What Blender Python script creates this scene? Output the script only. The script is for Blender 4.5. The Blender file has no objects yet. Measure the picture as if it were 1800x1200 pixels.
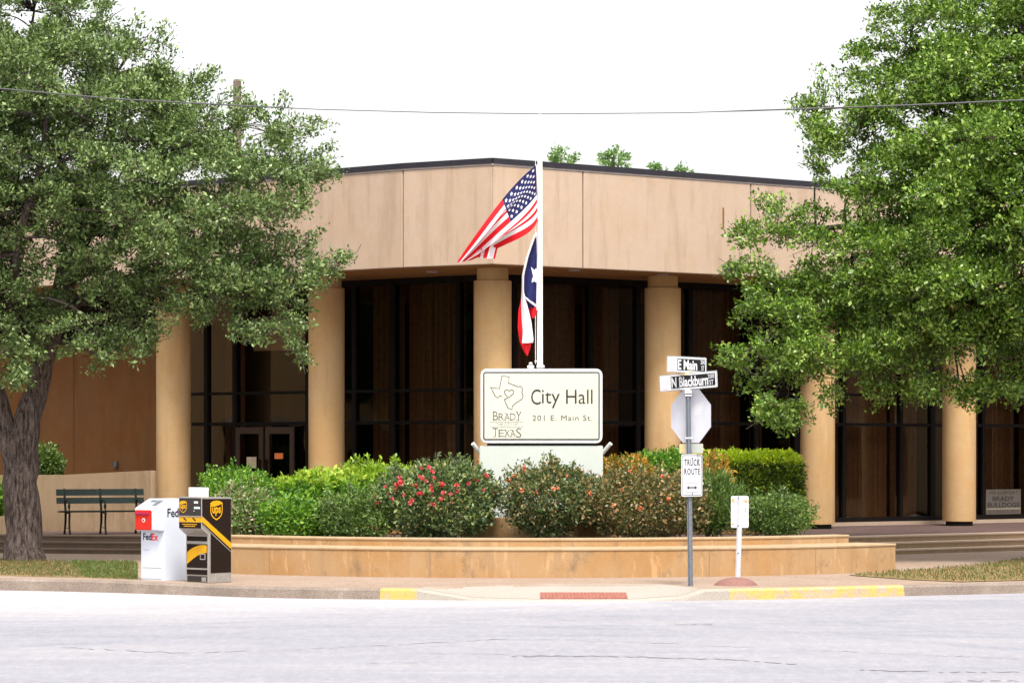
import bpy, bmesh, math, random
import numpy as np
from mathutils import Vector, Matrix

# ------------------------------------------------------------------ camera, sky, sun, exposure
S = bpy.context.scene
COL = S.collection
F, HY, CZ = 5000.0, 790.0, 1.95          # focal length in photo pixels, horizon row, eye height
cam = bpy.data.objects.new('camera', bpy.data.cameras.new('camera'))
COL.objects.link(cam)
cam.location = (0, 0, CZ)
cam.rotation_euler = (math.radians(90), 0, 0)
cam.data.sensor_width = 36
cam.data.lens = 36 * F / 1800
cam.data.shift_y = (HY - 600) / 1800
cam.data.clip_start = 0.5
cam.data.clip_end = 2000
S.camera = cam

SUN_EL, SUN_AZ = math.radians(60), math.radians(167)      # azimuth measured from +Y clockwise: behind the camera
w = bpy.data.worlds.new('World')
S.world = w
w.use_nodes = True
nt = w.node_tree
nt.nodes.clear()
sky = nt.nodes.new('ShaderNodeTexSky')
sky.sky_type = 'NISHITA'
sky.sun_disc = False
sky.sun_elevation = SUN_EL
sky.sun_rotation = SUN_AZ
sky.dust_density = 4.0
sky.air_density = 1.5
hsv = nt.nodes.new('ShaderNodeHueSaturation')
hsv.inputs['Saturation'].default_value = 0.12
bg = nt.nodes.new('ShaderNodeBackground')
bg.inputs['Strength'].default_value = 0.135
wo = nt.nodes.new('ShaderNodeOutputWorld')
nt.links.new(sky.outputs[0], hsv.inputs['Color'])
nt.links.new(hsv.outputs[0], bg.inputs['Color'])
nt.links.new(bg.outputs[0], wo.inputs[0])

sl = bpy.data.lights.new('sun', 'SUN')
sl.energy = 1.9
sl.angle = math.radians(13)
sl.color = (1.0, 0.94, 0.84)
sun = bpy.data.objects.new('sun', sl)
COL.objects.link(sun)
sd = Vector((math.sin(SUN_AZ) * math.cos(SUN_EL), math.cos(SUN_AZ) * math.cos(SUN_EL), math.sin(SUN_EL)))
sun.rotation_euler = (-sd).to_track_quat('-Z', 'Y').to_euler()

S.view_settings.view_transform = 'Standard'
S.view_settings.look = 'None'
S.view_settings.exposure = 1.25
S.view_settings.gamma = 1
S.cycles.max_bounces = 8
S.cycles.transparent_max_bounces = 12

rnd = random.Random(5)
R = np.random.default_rng(11)
PI = math.pi

# ------------------------------------------------------------------ photo pixel -> world
def W(px, py, Z):
    return Vector(((px - 900) / F * Z, Z, CZ - (py - HY) / F * Z))
def G(px, py, z=0.0):
    return W(px, py, F * (CZ - z) / (py - HY))

# ------------------------------------------------------------------ materials
def nodes_of(name):
    m = bpy.data.materials.new(name)
    m.use_nodes = True
    t = m.node_tree
    b = t.nodes['Principled BSDF']
    return m, t, b
def N(t, kind, **kw):
    n = t.nodes.new(kind)
    for k, v in kw.items():
        setattr(n, k, v)
    return n
def noise(t, vec, scale, detail=5, rough=0.6):
    n = N(t, 'ShaderNodeTexNoise')
    n.inputs['Scale'].default_value = scale
    n.inputs['Detail'].default_value = detail
    n.inputs['Roughness'].default_value = rough
    if vec is not None: t.links.new(vec, n.inputs['Vector'])
    return n.outputs['Fac']
def mapping(t, scale=(1, 1, 1), src='Object', rot=(0, 0, 0)):
    tc = N(t, 'ShaderNodeTexCoord')
    mp = N(t, 'ShaderNodeMapping')
    mp.inputs['Scale'].default_value = scale
    mp.inputs['Rotation'].default_value = rot
    t.links.new(tc.outputs[src], mp.inputs['Vector'])
    return mp.outputs[0]
def ramp(t, fac, stops):
    r = N(t, 'ShaderNodeValToRGB')
    e = r.color_ramp.elements
    while len(e) < len(stops): e.new(0.5)
    for i, (p, c) in enumerate(stops):
        e[i].position = p
        e[i].color = (*c, 1) if len(c) == 3 else c
    t.links.new(fac, r.inputs[0])
    return r.outputs[0]
def mix(t, fac, a, b, blend='MIX'):
    m = N(t, 'ShaderNodeMix', data_type='RGBA', blend_type=blend)
    for sock, v in ((m.inputs[0], fac), (m.inputs[6], a), (m.inputs[7], b)):
        if hasattr(v, 'node'): t.links.new(v, sock)
        else: sock.default_value = v if not isinstance(v, tuple) else (*v[:3], 1)
    return m.outputs[2]
def math_(t, op, a, b=0.0, c=None):
    m = N(t, 'ShaderNodeMath', operation=op)
    for i, v in enumerate((a, b, c)):
        if v is None: continue
        if hasattr(v, 'node'): t.links.new(v, m.inputs[i])
        else: m.inputs[i].default_value = v
    return m.outputs[0]
def bump(t, b, h, strength=0.3, dist=0.01):
    n = N(t, 'ShaderNodeBump')
    n.inputs['Strength'].default_value = strength
    n.inputs['Distance'].default_value = dist
    t.links.new(h, n.inputs['Height'])
    t.links.new(n.outputs[0], b.inputs['Normal'])
def plain(name, c, rough=0.5, metal=0.0, var=0.12, scale=6.0, spec=0.22):
    m, t, b = nodes_of(name)
    n = noise(t, mapping(t), scale)
    lo = tuple(x * (1 - var) for x in c); hi = tuple(min(1, x * (1 + var)) for x in c)
    t.links.new(ramp(t, n, [(0.3, lo), (0.7, hi)]), b.inputs['Base Color'])
    b.inputs['Roughness'].default_value = rough
    b.inputs['Metallic'].default_value = metal
    b.inputs['Specular IOR Level'].default_value = spec
    return m
def stucco(name, c, stain, streak=0.35, stain_amt=0.5, bumpd=0.006, streak_col=None, fine=90, blot=0.0):
    m, t, b = nodes_of(name)
    v1 = mapping(t)
    v2 = mapping(t, (1.3, 1.3, 0.16))
    big = ramp(t, noise(t, v1, 0.9, 7, 0.68), [(0.42, (0, 0, 0)), (0.60, (1, 1, 1))])
    col = mix(t, math_(t, 'MULTIPLY', big, stain_amt), c, stain)
    mott = noise(t, v1, 7, 6, 0.7)
    col = mix(t, 0.35, col, mix(t, mott, tuple(x * 0.72 for x in c), tuple(min(1, x * 1.25) for x in c)))
    st = ramp(t, noise(t, v2, 3.0, 6, 0.65), [(0.50, (0, 0, 0)), (0.66, (1, 1, 1))])
    col = mix(t, math_(t, 'MULTIPLY', st, streak), col, streak_col or tuple(x * 0.6 for x in stain))
    if blot:
        bl = ramp(t, noise(t, mapping(t, (1.0, 1.0, 0.7)), 2.6, 8, 0.72), [(0.55, (0, 0, 0)), (0.68, (1, 1, 1))])
        col = mix(t, math_(t, 'MULTIPLY', bl, blot), col, (0.13, 0.095, 0.07))
        pl_ = ramp(t, noise(t, mapping(t, (1.6, 1.6, 0.35)), 4.2, 6, 0.7), [(0.56, (0, 0, 0)), (0.64, (1, 1, 1))])
        col = mix(t, math_(t, 'MULTIPLY', pl_, blot * .6), col, tuple(min(1, x * 1.55) for x in c))
    gr = noise(t, v1, fine, 3, 0.7)
    col = mix(t, 0.22, col, ramp(t, gr, [(0.35, tuple(x * 0.55 for x in c)), (0.65, tuple(min(1, x * 1.3) for x in c))]))
    t.links.new(col, b.inputs['Base Color'])
    b.inputs['Roughness'].default_value = 0.9
    b.inputs['Specular IOR Level'].default_value = 0.2
    bump(t, b, gr, 0.5, bumpd)
    return m
def leaf_mat(name, cols, trans=0.3, rough=0.45, scale=1.6, spec=0.5):
    """cols: list of leaf colours spread at random over the leaves, with larger patches from a noise"""
    m, t, b = nodes_of(name)
    g = N(t, 'ShaderNodeNewGeometry')
    n = noise(t, mapping(t), scale, 3)
    f = math_(t, 'ADD', math_(t, 'MULTIPLY', g.outputs['Random Per Island'], 0.62), math_(t, 'MULTIPLY', n, 0.42))
    k = len(cols)
    c = ramp(t, f, [(0.12 + 0.76 * i / (k - 1), cols[i]) for i in range(k)])
    t.links.new(c, b.inputs['Base Color'])
    b.inputs['Roughness'].default_value = rough
    b.inputs['Specular IOR Level'].default_value = spec
    tr = N(t, 'ShaderNodeBsdfTranslucent')
    t.links.new(mix(t, 1.0, c, (1.0, 1.15, 0.5), 'MULTIPLY'), tr.inputs[0])
    ms = N(t, 'ShaderNodeMixShader')
    ms.inputs[0].default_value = trans
    t.links.new(b.outputs[0], ms.inputs[1]); t.links.new(tr.outputs[0], ms.inputs[2])
    t.links.new(ms.outputs[0], t.nodes['Material Output'].inputs[0])
    return m

M = {}
M['fascia'] = stucco('fascia stucco', (0.455, 0.340, 0.262), (0.425, 0.29, 0.185), 0.42, 0.7)
M['column'] = stucco('column stucco', (0.60, 0.395, 0.205), (0.55, 0.30, 0.09), 0.30, 0.7)
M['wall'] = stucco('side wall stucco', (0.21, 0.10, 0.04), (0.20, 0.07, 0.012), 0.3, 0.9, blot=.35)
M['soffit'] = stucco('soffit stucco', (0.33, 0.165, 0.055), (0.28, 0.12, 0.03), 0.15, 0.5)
M['planter'] = stucco('planter concrete', (0.36, 0.23, 0.12), (0.33, 0.15, 0.035), 0.30, 0.9, streak_col=(0.17, 0.10, 0.05), blot=0.8)
M['seatwall'] = stucco('seat wall concrete', (0.38, 0.27, 0.17), (0.32, 0.19, 0.08), 0.4, 0.5)
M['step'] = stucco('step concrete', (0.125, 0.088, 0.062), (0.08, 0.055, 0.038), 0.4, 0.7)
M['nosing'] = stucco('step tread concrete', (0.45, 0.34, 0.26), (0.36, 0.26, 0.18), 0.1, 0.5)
M['lowwall'] = stucco('low wall concrete', (0.27, 0.19, 0.12), (0.20, 0.12, 0.06), 0.4, 0.6, blot=0.4)
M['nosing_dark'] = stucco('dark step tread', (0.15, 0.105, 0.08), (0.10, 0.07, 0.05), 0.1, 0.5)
M['coping'] = plain('dark metal coping', (0.025, 0.023, 0.03), 0.5)
M['flashing'] = plain('grey flashing', (0.38, 0.33, 0.32), 0.5)
M['gap'] = plain('dark joint', (0.02, 0.015, 0.012), 0.9)
M['frame'] = plain('bronze window frame', (0.010, 0.008, 0.007), 0.6, spec=.08)
M['doorframe'] = plain('bronze door frame', (0.055, 0.035, 0.025), 0.4)
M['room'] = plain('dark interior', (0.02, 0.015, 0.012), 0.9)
M['paper'] = plain('paper notice', (0.55, 0.45, 0.32), 0.8)
M['orange_paper'] = plain('orange notice', (0.8, 0.22, 0.07), 0.8)
M['white'] = plain('white paint', (0.62, 0.62, 0.61), 0.4, var=0.04)
M['lightwhite'] = plain('white box paint', (0.56, 0.60, 0.69), 0.35, var=0.03)
M['cream'] = plain('cream sign face', (0.53, 0.53, 0.44), 0.45, var=0.03, scale=2)
M['cabinet'] = plain('pale sign cabinet', (0.46, 0.49, 0.455), 0.5, var=0.05, scale=2)
M['ink'] = plain('dark lettering', (0.035, 0.03, 0.032), 0.6)
M['greyink'] = plain('grey lettering', (0.10, 0.088, 0.082), 0.6)
M['black'] = plain('black paint', (0.012, 0.012, 0.013), 0.45)
M['signwhite'] = plain('white sign sheeting', (0.60, 0.60, 0.63), 0.4, var=0.03)
M['signback'] = plain('sign back aluminium', (0.54, 0.54, 0.60), 0.45, var=0.06, scale=4)
M['signyellow'] = plain('faded plate back', (0.68, 0.55, 0.30), 0.5)
M['steel'] = plain('galvanised steel', (0.15, 0.165, 0.19), 0.5, 0.3, 0.25, 30)
M['steel_pale'] = plain('pale galvanised steel', (0.58, 0.58, 0.63), 0.5, 0.2, 0.2, 40)
M['pole'] = plain('white flagpole', (0.83, 0.81, 0.76), 0.4, var=0.03)
M['benchwood'] = plain('green bench slat', (0.010, 0.017, 0.015), 0.5, var=0.35, scale=25, spec=.12)
M['iron'] = plain('cast iron', (0.010, 0.012, 0.011), 0.5, spec=.12)
M['red'] = plain('red drawer paint', (0.50, 0.02, 0.012), 0.35, var=0.05)
M['darkred'] = plain('purple red handle', (0.35, 0.02, 0.09), 0.35)
M['navy'] = plain('dark navy ink', (0.02, 0.018, 0.035), 0.5)
M['inkred'] = plain('red ink', (0.75, 0.02, 0.03), 0.5)
M['brown'] = plain('dark brown paint', (0.014, 0.008, 0.006), 0.5, var=0.1, spec=.12)
M['grey_brown'] = plain('grey brown panel', (0.036, 0.030, 0.029), 0.5, var=0.1, spec=.12)
M['gold'] = plain('gold yellow paint', (0.55, 0.28, 0.008), 0.4, var=0.06)
M['alu'] = plain('dull aluminium', (0.34, 0.32, 0.30), 0.4, 0.4, 0.12, 12)
M['label_grey'] = plain('grey label', (0.28, 0.29, 0.32), 0.5, var=0.3, scale=60)
M['label_pale'] = plain('pale label', (0.55, 0.68, 0.74), 0.5, var=0.1)
M['flagred'] = plain('flag red', (0.64, 0.010, 0.018), 0.8, var=0.15, scale=8)
M['flagwhite'] = plain('flag white', (0.74, 0.70, 0.73), 0.8, var=0.05)
M['flagblue'] = plain('flag blue', (0.012, 0.014, 0.075), 0.8, var=0.3, scale=8)
M['orange_sticker'] = plain('orange stain', (0.75, 0.30, 0.14), 0.6)
M['dome'] = plain('red brown concrete', (0.20, 0.10, 0.085), 0.8, var=0.2, scale=20)
M['brickpad'] = plain('red tactile pad', (0.26, 0.105, 0.08), 0.85, var=0.25, scale=25)
M['soil'] = plain('planter soil', (0.05, 0.035, 0.022), 0.95, var=0.4, scale=20)
M['cable'] = plain('overhead cable', (0.06, 0.06, 0.065), 0.5)
M['timber'] = plain('weathered timber', (0.125, 0.10, 0.08), 0.9, var=0.4, scale=12)
M['curtain'] = plain('brown curtain', (0.36, 0.255, 0.17), 0.9, var=0.2, scale=14)
M['awning'] = plain('light ceiling panel', (0.75, 0.68, 0.52), 0.7)

def bark_mat():
    m, t, b = nodes_of('live oak bark')
    v = mapping(t, (1, 1, 0.16))
    n = noise(t, v, 26, 6, 0.62)
    n2 = noise(t, mapping(t, (1, 1, .5)), 60, 4, 0.7)
    h = math_(t, 'ADD', math_(t, 'MULTIPLY', n, 0.7), math_(t, 'MULTIPLY', n2, 0.3))
    t.links.new(ramp(t, h, [(0.38, (0.022, 0.016, 0.015)), (0.48, (0.082, 0.062, 0.055)), (0.62, (0.20, 0.158, 0.143))]), b.inputs['Base Color'])
    b.inputs['Roughness'].default_value = 0.95
    b.inputs['Specular IOR Level'].default_value = 0.15
    bump(t, b, h, 1.0, 0.06)
    return m
M['bark'] = bark_mat()

def glass_mat():
    m = bpy.data.materials.new('bronze tinted glass'); m.use_nodes = True
    t = m.node_tree; t.nodes.clear()
    tr = N(t, 'ShaderNodeBsdfTransparent'); tr.inputs[0].default_value = (0.44, 0.35, 0.28, 1)
    gl = N(t, 'ShaderNodeBsdfGlossy'); gl.inputs['Roughness'].default_value = 0.015
    gl.inputs[0].default_value = (0.8, 0.78, 0.74, 1)
    fr = N(t, 'ShaderNodeFresnel'); fr.inputs[0].default_value = 1.32
    n = noise(t, mapping(t), 0.7, 2)
    bp = N(t, 'ShaderNodeBump'); bp.inputs['Strength'].default_value = 0.25; bp.inputs['Distance'].default_value = 0.02
    t.links.new(n, bp.inputs['Height']); t.links.new(bp.outputs[0], gl.inputs['Normal'])
    ms = N(t, 'ShaderNodeMixShader'); o = N(t, 'ShaderNodeOutputMaterial')
    t.links.new(fr.outputs[0], ms.inputs[0]); t.links.new(tr.outputs[0], ms.inputs[1]); t.links.new(gl.outputs[0], ms.inputs[2])
    t.links.new(ms.outputs[0], o.inputs[0])
    return m
M['glass'] = glass_mat()

def road_mat():
    m, t, b = nodes_of('pale worn asphalt')
    v = mapping(t)
    big = noise(t, mapping(t, (0.35, 1.0, 1)), 0.45, 6, 0.6)
    col = ramp(t, big, [(0.30, (0.175, 0.172, 0.206)), (0.5, (0.213, 0.207, 0.24)), (0.70, (0.26, 0.248, 0.264))])
    # swept tyre arcs worn into the surface
    sep = N(t, 'ShaderNodeSeparateXYZ'); t.links.new(v, sep.inputs[0])
    wob = noise(t, v, 0.8, 3)
    total = None
    for cx, cy, r, wd in ((-2.5, 58, 24.5, 0.10), (-2.2, 58, 26.3, 0.12), (9, 50, 17.0, 0.09), (9, 50, 18.6, 0.14), (3.0, 37.0, 2.2, 0.05),
                          (-7, 44, 9.5, 0.1), (-7, 44, 11.2, 0.12), (1, 28, 8.2, 0.08), (2.4, 37.2, 3.0, 0.06), (-13, 40, 12.6, 0.12), (20, 44, 20.5, 0.15), (20, 44, 18.8, 0.1)):
        dx = math_(t, 'SUBTRACT', sep.outputs[0], cx); dy = math_(t, 'SUBTRACT', sep.outputs[1], cy)
        d = math_(t, 'SQRT', math_(t, 'ADD', math_(t, 'MULTIPLY', dx, dx), math_(t, 'MULTIPLY', dy, dy)))
        d = math_(t, 'ADD', d, math_(t, 'MULTIPLY', wob, 0.5))
        a = math_(t, 'ABSOLUTE', math_(t, 'SUBTRACT', d, r))
        g = N(t, 'ShaderNodeMapRange'); g.inputs['From Min'].default_value = 0; g.inputs['From Max'].default_value = wd * 2.2
        g.inputs['To Min'].default_value = 1; g.inputs['To Max'].default_value = 0
        t.links.new(a, g.inputs['Value'])
        total = g.outputs[0] if total is None else math_(t, 'MAXIMUM', total, g.outputs[0])
    worn = ramp(t, noise(t, v, 0.5, 5), [(0.36, (0, 0, 0)), (0.56, (1, 1, 1))])
    total = math_(t, 'MULTIPLY', math_(t, 'MULTIPLY', total, worn), 0.9)
    col = mix(t, total, col, (0.145, 0.152, 0.19))
    # longitudinal paler wear and fine aggregate
    band = ramp(t, noise(t, mapping(t, (0.25, 3.0, 1), rot=(0, 0, 0.03)), 1.2, 5), [(0.52, (0, 0, 0)), (0.72, (1, 1, 1))])
    col = mix(t, math_(t, 'MULTIPLY', band, 0.35), col, (0.38, 0.37, 0.375))
    # paler concrete apron following the curb, widest on the left
    dx = math_(t, 'SUBTRACT', sep.outputs[0], 0.3); dy = math_(t, 'SUBTRACT', sep.outputs[1], 51.0)
    d = math_(t, 'SQRT', math_(t, 'ADD', math_(t, 'MULTIPLY', dx, dx), math_(t, 'MULTIPLY', dy, dy)))
    d = math_(t, 'ADD', d, math_(t, 'MULTIPLY', math_(t, 'SUBTRACT', noise(t, mapping(t, (.5, 1.6, 1)), 0.7, 6), .5), 5.0))
    d = math_(t, 'ADD', d, math_(t, 'MULTIPLY', dx, 0.42))
    g = N(t, 'ShaderNodeMapRange'); g.inputs['From Min'].default_value = 15.5; g.inputs['From Max'].default_value = 10.4
    t.links.new(d, g.inputs['Value'])
    col = mix(t, math_(t, 'MULTIPLY', g.outputs[0], 0.75), col, (0.50, 0.465, 0.465))
    sp = noise(t, mapping(t, (5.0, 1.3, 1)), 2.0, 7, 0.82)
    col = mix(t, 0.27, col, ramp(t, sp, [(0.33, (0.14, 0.138, 0.16)), (0.5, (0.25, 0.245, 0.27)), (0.64, (0.42, 0.41, 0.42))]))
    agg = noise(t, v, 38, 4, 0.85)
    col = mix(t, 0.25, col, ramp(t, agg, [(0.34, (0.15, 0.15, 0.17)), (0.5, (0.275, 0.27, 0.295)), (0.66, (0.42, 0.41, 0.42))]))
    t.links.new(col, b.inputs['Base Color'])
    b.inputs['Roughness'].default_value = 0.9
    b.inputs['Specular IOR Level'].default_value = 0.25
    bump(t, b, agg, 0.4, 0.008)
    return m
M['road'] = road_mat()
def pebble_mat(name, c, c2, fine=60):
    m, t, b = nodes_of(name)
    v = mapping(t)
    col = mix(t, ramp(t, noise(t, v, 0.8, 6), [(0.35, (0, 0, 0)), (0.65, (1, 1, 1))]), c, c2)
    vo = N(t, 'ShaderNodeTexVoronoi'); vo.inputs['Scale'].default_value = fine
    t.links.new(v, vo.inputs['Vector'])
    col = mix(t, 0.4, col, mix(t, vo.outputs['Color'], tuple(x * 0.45 for x in c), tuple(min(1, x * 1.5) for x in c)))
    t.links.new(col, b.inputs['Base Color'])
    b.inputs['Roughness'].default_value = 0.9
    b.inputs['Specular IOR Level'].default_value = 0.2
    bump(t, b, vo.outputs['Distance'], 0.3, 0.006)
    return m
M['sidewalk'] = pebble_mat('pebble sidewalk', (0.29, 0.218, 0.17), (0.235, 0.16, 0.115), 30)
M['ramp'] = pebble_mat('smooth ramp concrete', (0.32, 0.29, 0.255), (0.29, 0.25, 0.21), 120)
M['gutter'] = pebble_mat('bright concrete apron', (0.42, 0.40, 0.40), (0.30, 0.27, 0.26), 25)
M['terrace'] = pebble_mat('brown terrace pavers', (0.095, 0.060, 0.055), (0.07, 0.045, 0.04), 12)
M['dirt'] = pebble_mat('dry lawn soil', (0.24, 0.15, 0.07), (0.15, 0.13, 0.05), 35)
def curb_mat(name, yellow):
    m, t, b = nodes_of(name)
    v = mapping(t)
    n = noise(t, v, 2.2, 6, 0.7)
    col = ramp(t, n, [(0.3, (0.085, 0.062, 0.050)), (0.55, (0.145, 0.108, 0.085)), (0.75, (0.24, 0.195, 0.165))])
    if yellow:
        y = ramp(t, noise(t, v, 5.0, 6, 0.75), [(0.42, (0, 0, 0)), (0.52, (1, 1, 1))])
        col = mix(t, y, mix(t, n, (0.26, 0.20, 0.14), (0.36, 0.30, 0.22)), mix(t, n, (0.50, 0.25, 0.012), (0.54, 0.34, 0.05)))
    gr = noise(t, v, 70, 3)
    col = mix(t, 0.25, col, ramp(t, gr, [(0.35, (0.12, 0.09, 0.07)), (0.65, (0.6, 0.5, 0.42))]))
    t.links.new(col, b.inputs['Base Color']); b.inputs['Roughness'].default_value = 0.9
    bump(t, b, gr, 0.4, 0.006)
    return m
M['curb'] = curb_mat('curb concrete', False)
M['yellow_curb'] = curb_mat('worn yellow curb', True)

M['leaf_oak_left'] = leaf_mat('grey green oak leaf', [(0.028, 0.055, 0.014), (0.078, 0.132, 0.032), (0.145, 0.215, 0.06), (0.32, 0.40, 0.155)], 0.14, 0.42, spec=0.45)
M['leaf_oak_right'] = leaf_mat('bright green oak leaf', [(0.020, 0.055, 0.004), (0.066, 0.142, 0.010), (0.145, 0.25, 0.022), (0.38, 0.50, 0.12)], 0.17, 0.36)
M['leaf_far'] = leaf_mat('far tree leaf', [(0.08, 0.16, 0.04), (0.13, 0.24, 0.06), (0.18, 0.30, 0.09)], 0.35)
M['leaf_hedge'] = leaf_mat('fresh hedge leaf', [(0.03, 0.09, 0.012), (0.08, 0.20, 0.018), (0.15, 0.31, 0.028), (0.32, 0.46, 0.04)], 0.32)
M['leaf_abelia'] = leaf_mat('abelia leaf', [(0.04, 0.10, 0.015), (0.10, 0.22, 0.03), (0.20, 0.26, 0.08), (0.55, 0.38, 0.33)], 0.25, scale=5)
M['leaf_rose'] = leaf_mat('rose leaf', [(0.018, 0.038, 0.014), (0.058, 0.105, 0.036), (0.13, 0.19, 0.062), (0.40, 0.40, 0.13)], 0.22, 0.4, scale=3)
M['leaf_rust'] = leaf_mat('rust tipped leaf', [(0.035, 0.055, 0.018), (0.09, 0.115, 0.035), (0.19, 0.16, 0.055), (0.48, 0.26, 0.12)], 0.25, 0.45, scale=3)
M['leaf_rosemid'] = leaf_mat('mixed rose leaf', [(0.020, 0.045, 0.014), (0.062, 0.115, 0.034), (0.14, 0.17, 0.055), (0.44, 0.27, 0.13)], 0.22, 0.4, scale=3)
M['leaf_box'] = leaf_mat('clipped hedge leaf', [(0.012, 0.032, 0.004), (0.04, 0.085, 0.008), (0.14, 0.23, 0.013), (0.42, 0.50, 0.03)], 0.28, scale=2.5)
M['leaf_feather'] = leaf_mat('feathery shrub leaf', [(0.025, 0.06, 0.012), (0.09, 0.165, 0.032), (0.22, 0.30, 0.06)], 0.25, 0.5)
M['leaf_nandina'] = leaf_mat('orange tipped leaf', [(0.09, 0.14, 0.02), (0.20, 0.22, 0.03), (0.45, 0.22, 0.03), (0.60, 0.28, 0.05)], 0.35)
M['leaf_box_top'] = leaf_mat('yellow green top leaf', [(0.22, 0.36, 0.012), (0.48, 0.62, 0.02), (0.75, 0.82, 0.05)], 0.35, scale=3)  # brighter yellow green leaf colours for the top band of the box hedge
M['leaf_hedge_top'] = leaf_mat('light green top leaf', [(0.10, 0.22, 0.02), (0.26, 0.40, 0.03), (0.50, 0.58, 0.07)], 0.35, scale=3)  # paler leaf colours for the top band of the green shrubs
M['petal'] = leaf_mat('red rose petal', [(0.55, 0.02, 0.04), (0.72, 0.06, 0.09), (0.80, 0.30, 0.30)], 0.25, 0.6)
M['petal_coral'] = leaf_mat('coral bloom petal', [(0.60, 0.10, 0.05), (0.75, 0.24, 0.10), (0.80, 0.42, 0.28)], 0.25, 0.6)
M['grass'] = leaf_mat('lawn grass', [(0.24, 0.15, 0.06), (0.15, 0.125, 0.04), (0.07, 0.10, 0.022), (0.07, 0.14, 0.025)], 0.3, 0.6, scale=0.9)

M['grass_green'] = leaf_mat('green lawn grass', [(0.18, 0.13, 0.05), (0.12, 0.13, 0.03), (0.07, 0.13, 0.022), (0.09, 0.18, 0.03)], 0.3, 0.6, scale=1.5)

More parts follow.
